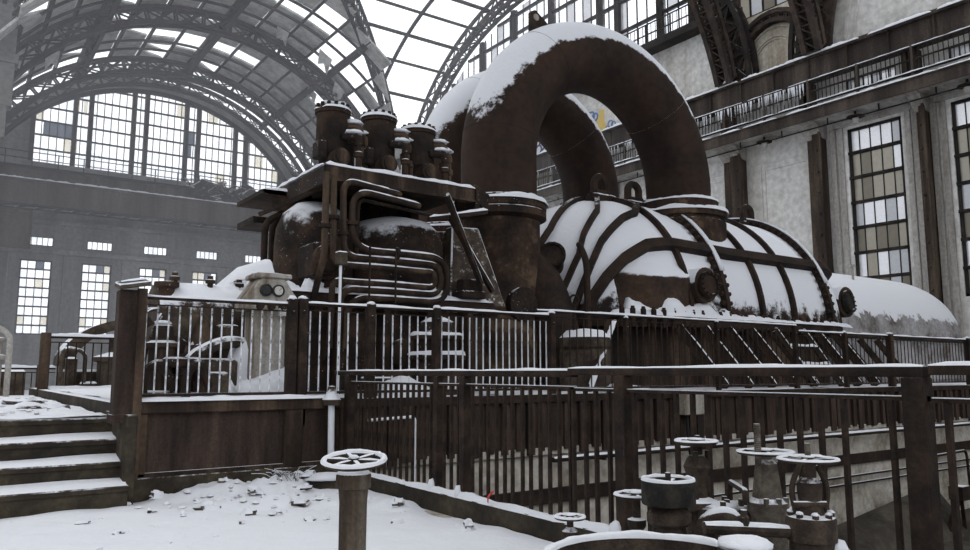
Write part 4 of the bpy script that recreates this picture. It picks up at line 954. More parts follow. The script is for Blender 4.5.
M['chest'] = surf('snowy_chest_iron', [(.012, .0085, .007), (.027, .018, .0135), (.06, .035, .022)], 2.2, snow=.56, amp=.35, nscale=3, wind=.93, winddir=(-.6, -.45, .66), specks=.09)
# ------------------------------------------------------------------ high pressure end: steam chests, valve rack, pipes
t = thing('steam_chest', 'left dark domed steam chest under the valve rack, snow on its shoulder', 'steam chest', (4.43, 10.7, .9), 'steam chests under the valve rack')
b = MB(); b.lathe([(.58, .9), (.58, 3.05), (.56, 3.3), (.47, 3.52), (.28, 3.68), (0, 3.73)], (4.43, 10.7, 0), n=32); b.build('body', M['chest'], t, smooth=60)
b = MB(); b.lathe([(.64, 2.2), (.64, 2.3)], (4.43, 10.7, 0), n=32); b.build('flange', M['rust_rib'], t)
b = MB(); b.box(3.98, 4.3, 9.6, 10.2, 2.45, 2.95); b.lathe([(.2, 9.45), (.2, 9.62)], (4.14, 0, 2.7), 'y', 16); b.build('side_box', M['rust'], t, bevel=.04)
t = thing('steam_chest', 'right dark barrel-shaped steam chest with a snowy shoulder behind the curved pipes', 'steam chest', (5.85, 10.6, .9), 'steam chests under the valve rack')
b = MB(); b.lathe([(.78, .9), (.8, 1.6), (.8, 3.1), (.74, 3.36), (.58, 3.52), (.3, 3.6), (0, 3.62)], (5.75, 10.65, 0), n=36); b.build('body', M['chest'], t, smooth=60)
b = MB()
for k in range(9): b.box(5.1 + k * .16, 5.16 + k * .16, 9.84, 9.92, 1.0, 2.2)
b.build('cooling_fins', M['rust'], t, smooth=0)
t = thing('engine_block', 'dark rusted lower engine block behind the deck railing under the pipe bends', 'engine', (4.8, 10.3, .9))
b = MB(); b.box(3.4, 6.9, 9.75, 12.5, .9, 2.15); b.build('block', M['rust'], t, bevel=.06)
b = MB(); b.box(3.3, 7.0, 9.62, 12.6, 2.12, 2.26); b.build('top_flange', M['rust_rib'], t, bevel=.02)
for k, x in enumerate((3.6, 4.3, 5.0, 5.7, 6.4)):
    b = MB(); b.box(x, x + .1, 9.5, 9.76, .9, 2.12); b.build('rib', M['rust'], t, bevel=.01)
for x, z in ((4.0, 1.5), (5.4, 1.45)):
    b = MB(); b.lathe([(.22, 9.6), (.22, 9.72), (.0, 9.72)], (x, 0, z), 'y', 18); b.lathe([(0, 9.58), (.18, 9.58), (.22, 9.6)], (x, 0, z), 'y', 18); b.build('round_cover', M['rust_tan'], t)
S((lambda b: (b.snowcap([(3.4, 9.72, 2.26), (6.9, 9.72, 2.26)], .25, .07, 4, gap=.2), [b.blob((3.4 + .33 * q, 9.85, 2.27), .2, .16, .08 + .05 * (q % 3), q, .4, 12, 6) for q in range(10)], b.build('snow_cover', M['snow'], t, smooth=180))[-1])(MB()))
# rack plate
t = thing('valve_rack', 'broad rusty platform plate with a deep edge beam carrying the valve chests', 'platform', (5.3, 10.3, 3.9))
b = MB(); b.box(4.12, 6.72, 9.62, 11.6, 3.98, 4.03); b.build('plate', M['rust'], t, bevel=.008)
b = MB(); b.box(4.12, 6.62, 9.60, 9.68, 3.83, 4.02); b.box(4.12, 6.62, 9.57, 9.7, 3.81, 3.84); b.build('edge_beam', M['rust_tan'], t, smooth=0)
b = MB(); b.box(4.09, 4.16, 9.62, 11.6, 3.76, 4.0); b.build('end_beam', M['rust'], t, smooth=0)
b = MB(); b.box(6.6, 6.68, 9.6, 10.2, 3.72, 4.06); b.build('end_beam', M['rust'], t, smooth=0)
b = MB(); b.add([(6.62, 9.6, 3.85), (6.95, 9.75, 3.7), (6.98, 9.75, 4.0), (6.62, 9.6, 4.1), (6.62, 9.66, 3.85), (6.95, 9.81, 3.7), (6.98, 9.81, 4.0), (6.62, 9.66, 4.1)], [(3, 2, 1, 0), (4, 5, 6, 7), (0, 1, 5, 4), (1, 2, 6, 5), (2, 3, 7, 6), (3, 0, 4, 7)]); b.build('bent_corner', M['rust'], t, smooth=0)
for x, y in ((4.3, 11.4), (6.5, 11.4), (4.9, 11.3)):
    b = MB(); b.box(x - .06, x + .06, y - .06, y + .06, .9, 3.98); b.build('leg', M['rust'], t, smooth=0)
b = MB(); b.snowcap([(4.12, 9.66, 4.03), (6.6, 9.66, 4.03)], .14, .05, 21, gap=.2); b.snowcap([(4.16, 9.7, 4.03), (4.16, 11.5, 4.03)], .16, .07, 22); S(b.build('snow_cover', M['snow'], t, smooth=180))
b = MB(); b.box(4.7, 6.7, 11.5, 11.6, 2.2, 3.98); b.build('light_gap_panel', M['rust'], t, smooth=0)  # dark panel added to close the see-through light gap under the rack
t = thing('side_platform', 'lower ragged platform plate sticking out left of the valve rack', 'platform', (4.0, 11.3, 3.6))
b = MB(); b.box(3.72, 4.5, 11.0, 12.2, 3.84, 3.9); b.build('plate', M['rust'], t, smooth=0)
b = MB(); b.add([(3.72, 11.0, 3.9), (4.5, 11.0, 3.9), (4.5, 11.0, 3.62), (3.98, 11.0, 3.62), (3.72, 11.05, 3.9), (4.5, 11.05, 3.9), (4.5, 11.05, 3.62), (3.98, 11.05, 3.62)], [(0, 1, 2, 3), (7, 6, 5, 4), (0, 4, 5, 1), (1, 5, 6, 2), (2, 6, 7, 3), (3, 7, 4, 0)]); b.box(4.4, 4.5, 11, 12.2, 3.6, 3.84); b.build('edge_beam', M['rust'], t, smooth=0)
b = MB(); b.box(3.8, 4.25, 11.6, 12.4, 3.5, 3.6); b.build('broken_plate', M['rust'], t, smooth=0)
b = MB(); b.snowcap([(3.76, 11.1, 3.9), (4.4, 11.1, 3.9)], .3, .06, 6); S(b.build('snow_cover', M['snow'], t, smooth=180))
b = MB(); b.bar((3.55, 10.6, 3.42), (4.5, 9.9, 3.92), .05, .05); b.build('brace', M['rust'], t, smooth=0)
for k, (x, y) in enumerate(((3.85, 11.2), (4.02, 11.35))):
    b = MB(); b.tube(fillet([(x + .25, y, 3.6), (x, y, 3.45), (x, y, 2.0)], .2), .05, 10); b.lathe([(.09, 2.72), (.09, 2.8)], (x, y, 0), n=12); b.lathe([(.09, 2.4), (.09, 2.46)], (x, y, 0), n=12); b.build('drain_pipe', M['rust_rib'], t)
# valve chests on the rack
def chest(x, y, r, h, label, kind):
    t = thing('valve_chest', label, 'valve', (x, y, 4.03), 'valve chests on the rack')
    z = 4.03; b = MB()
    b.lathe([(r * .95, z), (r * .95, z + .08), (r * .8, z + .1), (r * .8, z + h * .28), (r, z + h * .34), (r, z + h * .9)], (x, y, 0), n=28); b.build('body', M['rust'], t, smooth=40)
    b = MB(); b.lathe([(r * 1.08, z + h * .9), (r * 1.08, z + h * .955), (r * .98, z + h * .96), (r * .98, z + h), (r * .3, z + h + .02), (0, z + h + .02)], (x, y, 0), n=28); f = b.build('cap', M['rust'], t, smooth=40)
    bolts('stud', M['rust_rib'], f, [((x + r * .98 * math.cos(2 * PI * k / 14), y + r * .98 * math.sin(2 * PI * k / 14), z + h * .9), (x + r * .98 * math.cos(2 * PI * k / 14), y + r * .98 * math.sin(2 * PI * k / 14), z + h + .04)) for k in range(14)], .028)
    b = MB(); b.blob((x, y, z + h + .03), r * .95, r * .95, .05, seed=int(x * 10)); b.snowcap(circ((x, y, z + h * .96), r * 1.02, n=24) + [Vector((x + r * 1.02, y, z + h * .96))], .07, .04, int(y * 9) % 40, gap=.2); S(b.build('snow_cap', M['snow'], f, smooth=180))
    b = MB(); b.lathe([(.13, y - r - .12), (.13, y - r + .1)], (x, 0, z + h * .2), 'y', 16); b.lathe([(.09, y - r - .14), (.09, y - r - .1)], (x, 0, z + h * .2), 'y', 16); b.build('side_port', M['rust_tan'], t)
    for k, (dx, dy, hh, rr) in enumerate(((r + .1, -.2, .62, .075), (r + .02, -.36, .42, .07), (r + .26, -.1, .52, .06))):
        b = MB(); b.cyl((x + dx, y + dy, z), (x + dx, y + dy, z + hh * h), rr * .62, 10); b.lathe([(rr * .62, z + hh * h * .5), (rr * 1.0, z + hh * h * .55), (rr * 1.0, z + hh * h * .7), (rr * .62, z + hh * h * .74)], (x + dx, y + dy, 0), n=12)
        b.tube(fillet([(x + dx, y + dy, z + hh * h - .02), (x + dx, y + dy, z + hh * h + .1), (x + dx - .2, y + dy + .12, z + hh * h + .12)], .09), rr * .85, 10); p = b.build('side_pipe', M['rust_tan'] if k != 1 else M['rust'], t)
        b = MB(); b.blob((x + dx - .05, y + dy + .03, z + hh * h + .17), .14, .1, .05, seed=k + int(x)); S(b.build('snow_cap', M['snow'], p, smooth=180))
    if kind:
        b = MB(); b.box(x - r - .05, x - r + .08, y - .2, y + .05, z + h * .2, z + h * .45); b.build('bracket', M['rust'], t, bevel=.02)
    return t
chest(4.44, 10.15, .235, 1.0, 'leftmost of the three big snow-capped valve chests on the rack', 1)
chest(5.17, 10.1, .245, 1.0, 'middle one of the three big snow-capped valve chests on the rack', 1)
chest(5.86, 10.1, .25, .93, 'rightmost of the three big snow-capped valve chests, next to the pipe arch', 0)
t = thing('small_valve_chest', 'small valve chest standing behind and between the left and middle big ones', 'valve', (5.05, 10.9, 4.03))
b = MB(); b.lathe([(.14, 4.03), (.14, 4.75), (.17, 4.76), (.17, 4.85), (0, 4.87)], (5.0, 10.9, 0), n=20); b.build('body', M['rust'], t)
b = MB(); b.blob((5.0, 10.9, 4.87), .15, .15, .04, 3); S(b.build('snow_cap', M['snow'], t, smooth=180))
# control pipes looping down from the rack
def ctl(name, label, pts, r, fr, collars=(), snow=True, mat='rust_tan'):
    t = thing(name, label, 'pipe', pts[0], 'control pipes in front of the steam chests')
    P = fillet(pts, fr, 10); b = MB(); b.tube(P, r, 12); b.build('pipe', M['rail'] if mat is None else M[mat], t)
    for c, ax in collars:
        b = MB(); b.lathe([(r * 1.9, -.025), (r * 1.9, .025)], c, Vector(ax).to_track_quat('Z', 'Y').to_matrix(), 14); b.build('coupling', M['rust_rib'], t)
    if snow:
        b = MB(); run = []
        for p, q in zip(P[:-1], P[1:]):
            d = (q - p)
            if d.length > 1e-4 and abs(d.normalized().z) < .75:
                if not run: run = [p + Vector((0, 0, r * .8))]
                run.append(q + Vector((0, 0, r * .8)))
            elif run:
                if len(run) > 2: b.snowcap(run, r * 1.3, r * .45, len(run))
                run = []
        if len(run) > 2: b.snowcap(run, r * 1.3, r * .45, 5)
        if b.v: S(b.build('snow_cover', M['snow'], t, smooth=180))
    return t
ctl('control_pipe', 'outermost curved control pipe, whose S bend reaches furthest right', [(5.6, 9.6, 3.62), (4.43, 9.42, 3.68), (4.43, 9.36, 2.84), (5.95, 9.36, 2.84), (5.95, 9.36, 2.19), (4.36, 9.34, 2.19), (4.33, 9.34, 1.5)], .046, .32, [((4.43, 9.39, 3.2), (0, 0, 1)), ((5.1, 9.36, 2.84), (1, 0, 0))])
ctl('control_pipe', 'middle curved control pipe, nested inside the outermost S bend', [(5.3, 9.64, 3.76), (4.31, 9.45, 3.8), (4.31, 9.38, 2.73), (5.83, 9.36, 2.73), (5.83, 9.36, 2.295), (4.26, 9.34, 2.295), (4.23, 9.34, 1.5)], .046, .21, [((4.31, 9.42, 3.05), (0, 0, 1))])
ctl('control_pipe', 'innermost curved control pipe, its lower bend the tightest', [(4.16, 9.42, 3.83), (4.16, 9.38, 2.62), (5.73, 9.36, 2.62), (5.73, 9.36, 2.395), (4.14, 9.34, 2.395), (4.12, 9.34, 1.5)], .042, .115, [((4.16, 9.4, 3.25), (0, 0, 1))])
ctl('control_pipe', 'thin control pipe running level under the rack then down behind the thick ones', [(6.0, 9.7, 3.52), (4.62, 9.6, 3.6), (4.6, 9.6, 2.6)], .026, .12, snow=False)
ctl('control_pipe', 'straight upright pipe at the left of the curved control pipes', [(4.0, 9.3, 3.83), (4.0, 9.3, 2.7), (4.0, 9.5, 2.4), (4.0, 9.7, 2.0)], .045, .15, [((4.0, 9.3, 3.1), (0, 0, 1))], snow=False)
b = MB(); b.cyl((5.05, 9.28, 1.95), (5.05, 9.28, 2.85), .014, 6); b.cyl((4.63, 9.24, 2.0), (4.63, 9.24, 2.9), .014, 6)
tag(b.build('pipe_hanger', M['rail']), 'thin upright hanger rods clipped to the control pipe bends', 'bracket')
t = thing('drain_standpipe', 'slender frosted standpipe with a boxy head rising above the deck railing', 'pipe', (3.83, 8.4, .9))
b = MB(); b.cyl((3.83, 8.4, .9), (3.83, 8.4, 2.55), .024, 10); b.build('pipe', M['rail_frost'], t)
b = MB(); b.box(3.77, 3.89, 8.34, 8.46, 2.46, 2.63); b.build('head', M['snowy'], t, bevel=.015)
# toppled planks and a snow pile right of the pipes
for k, (a, c, w, h, lab) in enumerate((((5.89, 9.3, 3.76), (6.5, 9.3, 2.5), .1, .05, 'long snow-lined plank leaning steeply against the rack end'), ((6.0, 9.42, 3.5), (6.75, 9.35, 2.4), .09, .05, 'second leaning plank crossing behind the long snow-lined one'), ((5.7, 9.5, 3.42), (6.6, 9.3, 3.6), .08, .06, 'short beam jammed level under the right end of the rack'))):
    t = thing('plank', lab, 'plank', c); b = MB(); b.bar(a, c, w, h); b.build('board', M['rust'], t, smooth=0)
    b = MB(); b.snowcap([Vector(a) + Vector((0, -.02, .03)), Vector(c) + Vector((0, -.02, .03))], w * .9, .035, k); S(b.build('snow_cover', M['snow'], t, smooth=180))
t = thing('slanted_cover', 'slanted dark cover plate dusted with snow between the steam chest and the base drum', 'cover plate', (6.7, 9.8, 2.2))
b = MB(); b.add([(6.25, 9.75, 2.2), (7.2, 9.6, 2.2), (6.95, 10.0, 3.5), (6.5, 10.1, 3.5), (6.25, 10.3, 2.2), (7.2, 10.0, 2.2), (6.95, 10.2, 3.5), (6.5, 10.3, 3.5)], [(0, 1, 2, 3), (7, 6, 5, 4), (0, 4, 5, 1), (1, 5, 6, 2), (2, 6, 7, 3), (3, 7, 4, 0)]); b.build('plate', M['snowy'], t, bevel=.02)
b = MB(); b.box(6.3, 6.75, 9.5, 9.8, 2.3, 2.42); b.box(6.35, 6.7, 9.52, 9.75, 2.42, 2.6); b.build('step', M['rust'], t, bevel=.02)

# ------------------------------------------------------------------ governor end, left
t = thing('gauge_stand', 'pale peeling instrument stand with two round dials behind the left deck railing', 'instrument stand', (3.05, 8.75, .9))
b = MB(); b.box(2.87, 3.27, 8.66, 8.96, .9, 1.93); b.build('column', M['paint'], t, bevel=.03)
b = MB(); b.prism([(2.76, 1.9), (3.4, 1.9), (3.4, 2.02), (3.22, 2.28), (2.94, 2.28), (2.76, 2.02)], 'y', 8.6, 9.0); b.build('head', M['paint'], t, bevel=.02)
b = MB(); b.box(2.88, 3.3, 8.58, 9.02, 2.27, 2.33); b.build('cap', M['paint'], t, bevel=.015)
b = MB(); b.blob((3.09, 8.8, 2.335), .2, .2, .02, 5); S(b.build('snow_cap', M['snow'], t, smooth=180))
for x, m in ((2.99, 'dialdark'), (3.135, 'dial')):
    b = MB(); b.lathe([(.07, 8.6), (.07, 8.56), (.058, 8.555), (.055, 8.57), (0, 8.57)][::-1], (x, 0, 2.13), 'y', 20); d = b.build('gauge', M['dialdark'], t)
    b = MB(); b.lathe([(0, 8.562), (.052, 8.562), (.052, 8.568)], (x, 0, 2.13), 'y', 18); b.build('dial_face', M[m], d)
    if m == 'dial':
        b = MB(); b.bar((x, 8.56, 2.13), (x + .03, 8.56, 2.16), .006, .004); b.build('needle', M['cable'], d)
for x in (2.93, 3.06, 3.19):
    b = MB(); b.lathe([(0, 8.53), (.035, 8.53), (.045, 8.6)], (x, 0, 1.94), 'y', 12); b.build('knob', M['rust'], t)
b = MB(); b.box(3.15, 3.3, 8.55, 8.62, 1.84, 1.93); b.build('name_plate', M['dial'], t, smooth=0)
t = thing('governor_housing', 'bulky snow-covered governor housing with bolted lid at the left end of the engine', 'engine housing', (2.9, 9.6, .9))
b = MB(); b.lathe([(.0, 2.0), (.42, 2.0), (.47, 2.08), (.47, 3.4), (.42, 3.5), (0, 3.5)], (0, 9.65, 1.8), Matrix(((0, 0, 1), (1, 0, 0), (0, 1, 0))), 28); b.build('drum', M['snowy'], t, smooth=50)
b = MB(); b.box(2.1, 3.5, 9.2, 10.1, .9, 1.8); b.build('base', M['snowy'], t, bevel=.06)
b = MB(); b.add([(2.6, 9.35, 2.1), (3.5, 9.35, 2.1), (3.6, 10.3, 2.15), (2.7, 10.3, 2.15), (3.0, 9.6, 2.52), (3.42, 9.62, 2.68), (3.5, 10.1, 2.7), (3.1, 10.1, 2.56)], [(3, 2, 1, 0), (4, 5, 6, 7), (0, 1, 5, 4), (1, 2, 6, 5), (2, 3, 7, 6), (3, 0, 4, 7)]); b.build('sloped_hood', M['snowy'], t, bevel=.08, seg=2)
b = MB(); b.lathe([(.09, 1.9), (.09, 2.16), (.14, 2.18), (.14, 2.23), (.0, 2.25)], (2.08, 9.35, 0), n=16); b.build('flanged_stub', M['rust'], t)
for k, (x, y, z) in enumerate(((2.2, 9.5, 2.28), (2.6, 9.45, 2.26), (2.95, 9.45, 2.24))):
    b = MB(); b.lathe([(.035, z - .2), (.035, z), (.06, z), (.06, z + .04), (.035, z + .05), (.035, z + .09), (0, z + .1)], (x, y, 0), n=10); b.build('capped_bolt', M['rust'], t)
t = thing('oil_pump', 'rusty upright oil pump with bent pipes beside the thick end post', 'pump', (2.0, 8.9, .9))
b = MB(); b.lathe([(.22, .9), (.22, .98), (.14, 1.0), (.14, 1.45), (.18, 1.47), (.18, 1.51), (.12, 1.54), (.1, 1.7), (0, 1.74)], (1.98, 8.95, 0), n=20); b.build('body', M['rust_tan'], t)
b = MB(); b.tube(fillet([(2.0, 8.8, 1.3), (2.0, 8.6, 1.3), (2.35, 8.6, 1.3), (2.35, 8.6, .92)], .12), .06, 10); b.build('pipe', M['rust'], t)
b = MB(); b.tube(fillet([(1.85, 9.0, 1.7), (1.7, 9.0, 1.9), (1.72, 9.1, 1.1), (1.75, 9.2, .92)], .12), .05, 10); b.build('pipe', M['rust'], t)
b = MB(); b.blob((1.98, 8.95, 1.73), .1, .1, .03, 4); S(b.build('snow_cap', M['snow'], t, smooth=180))
t = thing('bent_oil_pipe', 'fat snowy oil pipe bending over dark castings left of the gauge stand', 'pipe', (2.3, 8.7, .9))
b = MB(); b.tube(fillet([(2.15, 8.75, .9), (2.2, 8.75, 1.35), (2.6, 8.8, 1.55), (3.2, 9.1, 1.5)], .18), .07, 10); b.build('pipe', M['snowy'], t)
b = MB(); b.lathe([(.12, 1.1), (.12, 1.17)], (2.17, 8.75, 0), n=14); b.build('coupling', M['rust_tan'], t)
t = thing('casting_block', 'dark jagged casting between the oil pump and the bent oil pipe', 'casting', (2.35, 9.05, .9))
b = MB(); b.blob((2.3, 9.05, 1.25), .28, .2, .42, 14, .6, 16, 10); b.build('casting', M['rust_tan'], t, smooth=30)
for k, (dx, dz) in enumerate(((-.15, .05), (.05, .2), (.16, -.05))):
    b = MB(); b.lathe([(.06, 8.78), (.06, 8.92)], (2.3 + dx, 0, 1.25 + dz), 'y', 12); b.build('boss', M['rust'], t)
t = thing('oil_cooler', 'low cluster of ribbed cooler boxes half buried in snow behind the left deck railing', 'cooler', (2.5, 8.75, .9))
for k, (x0, x1, y0, y1, z1) in enumerate(((2.25, 2.75, 8.7, 9.1, 1.35), (2.35, 2.6, 8.5, 8.7, 1.2), (2.6, 2.85, 9.0, 9.3, 1.75))):
    b = MB(); b.box(x0, x1, y0, y1, .9, z1); b.build('casing', M['snowy'], t, bevel=.05, seg=2)
b = MB(); b.blob((2.85, 8.95, .95), .62, .42, .52, 6, nu=28, nv=14, amp=.45); b.blob((3.1, 8.6, .93), .35, .2, .24, 9, nu=20, nv=10, amp=.4); S(b.build('snow_cover', M['snow'], t, smooth=180))
for k, (x, y, z, r_, lab) in enumerate(((1.75, 8.7, .9, .16, 'small bent flap of scrap iron right of the thick end post'), (2.15, 8.55, .9, .13, 'low scrap elbow lying before the oil pump'))):
    t = thing('scrap_iron', lab, 'scrap', (x, y, z)); b = MB(); b.tube(fillet([(x, y, z), (x, y, z + .3), (x + r_, y - .05, z + .42), (x + 2 * r_, y, z + .1)], .12), .05, 8); b.build('piece', M['rust'], t)
t = thing('conduit_bundle', 'tangle of thin bent cables rising on the left flank of the governor housing', 'cable', (1.95, 9.2, .9))
for k in range(7):
    x = 1.75 + k * .06; pp = [(x, 9.2, .9), (x - .05 * rr_.random(), 9.15, 1.4), (x + .2 * rr_.random(), 9.25, 1.9), (x + .35, 9.35, 1.8 + .3 * rr_.random())]; b = MB(); b.tube(fillet(pp, .25), .02, 6); b.build('cable', M['snowy'], t)

t = thing('bearing_box', 'squat ringed bearing pot with two snowy collars seen through the third deck railing', 'bearing', (5.35, 8.75, .9))
b = MB(); b.lathe([(.34, .9), (.34, 1.35), (.4, 1.36), (.4, 1.42), (.3, 1.44), (.3, 1.62), (.36, 1.63), (.36, 1.68), (.26, 1.7), (.2, 1.86), (0, 1.9)], (5.45, 8.85, 0), n=24); b.build('body', M['rust'], t)
b = MB(); b.snowcap(circ((5.45, 8.85, 1.42), .35, n=24) + [Vector((5.8, 8.85, 1.42))], .1, .045, 3); b.snowcap(circ((5.45, 8.85, 1.68), .31, n=24) + [Vector((5.76, 8.85, 1.68))], .1, .04, 5); b.blob((5.45, 8.85, 1.87), .2, .2, .06, 2); S(b.build('snow_cover', M['snow'], t, smooth=180))
t = thing('floor_handwheel', 'small snowy handwheel low behind the deck railing near the curb', 'handwheel', (4.4, 8.55, .9))
b = MB(); b.cyl((4.4, 8.55, .9), (4.4, 8.55, 1.12), .025, 8); b.build('stem', M['rail'], t)
b = MB(); b.tube(circ((4.4, 8.55, 1.12), .17, n=20), .02, 6, closed=True); b.bar((4.23, 8.55, 1.12), (4.57, 8.55, 1.12), .02, .02); b.build('wheel', M['snowy'], t)
t = thing('snow_mound', 'rounded drift of snow on the deck behind the frosted railing', 'snow mound', (4.75, 8.7, .9), kind='stuff'); b = MB(); b.blob((4.85, 8.75, .93), .45, .3, .2, 6, nu=20, nv=10); b.build('drift', M['snow'], t, smooth=180)

# ------------------------------------------------------------------ distant machines, left
t = thing('distant_turbine', 'distant snow-dusted machine with a curved cowl seen behind the platform railing', 'machine', (2.9, 18.5, 0))
b = MB(); pp = [(2.0 + 1.5 * (1 - math.cos(PI / 2 * i / 12)), 1.35 + 1.0 * math.sin(PI / 2 * i / 12)) for i in range(13)]; b.prism(pp + [(3.5, 2.28)] + [(2.25 + 1.3 * (1 - math.cos(PI / 2 * i / 12)), 1.25 + .92 * math.sin(PI / 2 * i / 12)) for i in range(12, -1, -1)], 'y', 18.2, 19.2); b.build('cowl', M['snowy'], t, smooth=30)
b = MB(); b.box(2.1, 3.9, 18.2, 19.3, 0, 1.25); b.build('base', M['snowy'], t, bevel=.05)
b = MB(); b.lathe([(.4, 0), (.4, 1.4), (.5, 1.42), (.5, 1.5), (.2, 1.6), (.2, 1.9), (.28, 1.92), (.28, 1.98), (0, 2.0)], (3.05, 17.7, 0), n=20); b.build('valve_body', M['snowy'], t)
for x, y, w, h in ((2.5, 17.6, .3, 1.0), (3.5, 17.6, .35, 1.2), (2.2, 17.9, .2, 1.5)):
    b = MB(); b.box(x - w / 2, x + w / 2, y - .15, y + .15, 0, h); b.build('box', M['snowy'], t, bevel=.04)
b = MB(); b.tube(fillet([(2.4, 17.5, 0), (2.4, 17.5, 1.6), (2.0, 17.5, 1.7), (1.9, 17.5, 0)], .15), .04, 8); b.build('pipe', M['snowy'], t)
t = thing('distant_insulator', 'far stack of snowy discs standing right of the curved cowl, seen through the bars', 'insulator', (4.35, 18.5, 0))
b = MB(); prof = [(.25, 0), (.25, 1.5)]
for k in range(6): z = 1.5 + .14 * k; rr = .3 - .03 * k; prof += [(rr * .6, z), (rr, z + .04), (rr * .6, z + .09)]
b.lathe(prof + [(0, 2.4)], (4.3, 18.5, 0), n=16); b.build('discs', M['snowy'], t)
t = thing('hoop_pipe', 'bent grey hoop of pipe at the left picture edge above the platform', 'pipe', (.9, 15.6, .3))
b = MB(); b.tube(fillet([(.0, 16, 2.0), (.75, 16, 2.0), (.98, 16, 1.85), (.98, 16, .5)], .2), .05, 10); b.build('pipe', M['paint'], t)
t = thing('distant_tank', 'pale ringed tank cut by the left picture edge under the hoop of pipe', 'tank', (.75, 17, 0))
b = MB(); b.lathe([(.32, 0), (.32, 1.4), (.38, 1.42), (.38, 1.5), (.32, 1.52), (.32, 1.75), (.36, 1.77), (.36, 1.82), (0, 1.9)], (.62, 17, 0), n=20); b.build('body', M['paint'], t)
for k, (x, y, w, h, lab) in enumerate(((1.35, 22, .35, 1.25, 'far dark cabinet low behind the distant railing, near the square post'), (.6, 24, .5, 1.5, 'far snowy block behind the pale ringed tank'), (4.1, 23, .5, 1.5, 'far dark block behind the curved cowl'))):
    t = thing('distant_cabinet', lab, 'cabinet', (x, y, 0)); b = MB(); b.box(x - w, x + w, y - .4, y + .4, 0, h); b.build('body', M['snowy'], t, bevel=.05)
# ------------------------------------------------------------------ walkway fence (x = 3.7) on its curb
FX = 3.7
def fence(label, y0, y1, posts, zr, zb, rw_, rh, sp, bw):
    t = thing('walkway_fence', label, 'fence', (FX, (y0 + y1) / 2, 0), 'fence along the walkway edge')
    b = MB(); b.bar((FX, y0, zr), (FX, y1 + (.3 if y1 > 7 else 0), zr), rw_, rh); b.build('handrail', M['rail'], t, bevel=.008, seg=2)
    b = MB(); b.snowcap([(FX, y0, zr + rh * .5), (FX, y1, zr + rh * .5)], rw_ * .9, .014, int(y0 * 7), droop=.002); S(b.build('snow_cover', M['snow'], t, smooth=180))
    b = MB(); b.bar((FX, y0, zb), (FX, y1, zb), .03, .02); b.build('upper_rail', M['rail'], t, smooth=0)
    b = MB(); b.bar((FX, y0, zb + .011), (FX, y1, zb + .011), .03, .006); S(b.build('rail_snow', M['snow'], t))
    for (py, w) in posts:
        b = MB(); b.box(FX - w / 2, FX + w / 2, py - w / 2, py + w / 2, -.05, zr - rh / 2); b.build('post', M['rail'], t, bevel=.006)
        b = MB(); b.blob((FX - w * .55, py + .04, .17), .03, .05, .08, int(py * 10)); S(b.build('snow_cap', M['snow'], t, smooth=180))
    n = int((y1 - y0 - .06) / sp); rf = random.Random(int(y0 * 13)); b = MB(); b.bar((FX, y0 + .06, .12), (FX, y0 + .06, zb), bw, bw * .8); b0 = b.build('baluster', M['rail'], t, smooth=0)
    for k in range(1, n + 1):
        if rf.random() < .04: continue
        c = link_copy(b0, t, (0, sp * k + rf.uniform(-.008, .008), 0)); 
    return t
fence('far stretch of the walkway fence with thin close bars, left of the rail joint', 4.12, 7.85, [(7.80, .1), (5.97, .07), (5.53, .08)], 1.185, 1.085, .075, .05, .112, .026)
fence('near stretch of the walkway fence between two heavy posts, right of the rail joint', 1.72, 4.16, [(3.65, .095), (1.77, .1)], 1.20, 1.075, .085, .05, .118, .028)
fence('nearest stretch of the walkway fence, right of the heaviest post at the right picture edge', .5, 1.70, [(.6, .1)], 1.207, 1.07, .08, .045, .135, .03)
b = MB(); cy = [.3 + .1 * k for k in range(77)]; vs = []
for y in cy:
    q = .012 * noise.noise(Vector((y * 5, 1, 1))); vs += [(3.635 + q, y, -.1), (3.635 + q, y, .15 + q), (3.77, y, .15 + q * 1.5), (3.77, y, -.1)]
b.add(vs, [(i * 4 + j, i * 4 + (j + 1) % 4, i * 4 + 4 + (j + 1) % 4, i * 4 + 4 + j) for i in range(76) for j in range(4)] + [(3, 2, 1, 0), (304, 305, 306, 307)])
cb = struct(b.build('curb', M['concdk'], smooth=20))
b = MB(); b.snowcap([(3.675, .4, .15), (3.675, 7.85, .15)], .085, .035, 31); S(b.build('snow_cover', M['snow'], cb, smooth=180))
t = thing('red_tape', 'scrap of red tape caught on the fence curb between the bars', 'tape', (3.62, 5.07, .17))
b = MB(); b.ribbon(fillet([(3.62, 5.08, .17), (3.6, 5.05, .22), (3.62, 5.02, .26), (3.6, 4.97, .27)], .02), [(-1, 0, .2)] * 18, .02, .003); b.build('strip', M['redflag'], t)
# things behind the far fence stretch
t = thing('frosted_downpipe', 'white frosted downpipe with a snow-capped head at the corner of panel wall and fence', 'pipe', (3.52, 7.8, 0))
b = MB(); b.tube([(3.50, 7.82, .25), (3.49, 7.82, .86)], .035, 10); b.build('pipe', M['snow'], t)
b = MB(); b.lathe([(.09, .84), (.1, .9), (.06, .96), (.04, 1.04), (0, 1.05)], (3.49, 7.82, 0), n=14); b.build('head', M['snowy'], t)
t = thing('corner_block', 'low snow-topped stone block at the foot of the fence corner', 'block', (3.35, 7.45, 0))
b = MB(); b.add([(3.1, 7.45, -.05), (3.5, 7.3, -.05), (3.6, 7.6, -.05), (3.2, 7.7, -.05), (3.12, 7.46, .1), (3.5, 7.32, .13), (3.58, 7.6, .15), (3.2, 7.68, .11)], [(3, 2, 1, 0), (4, 5, 6, 7), (0, 1, 5, 4), (1, 2, 6, 5), (2, 3, 7, 6), (3, 0, 4, 7)]); b.build('stone', M['concdk'], t, bevel=.02)
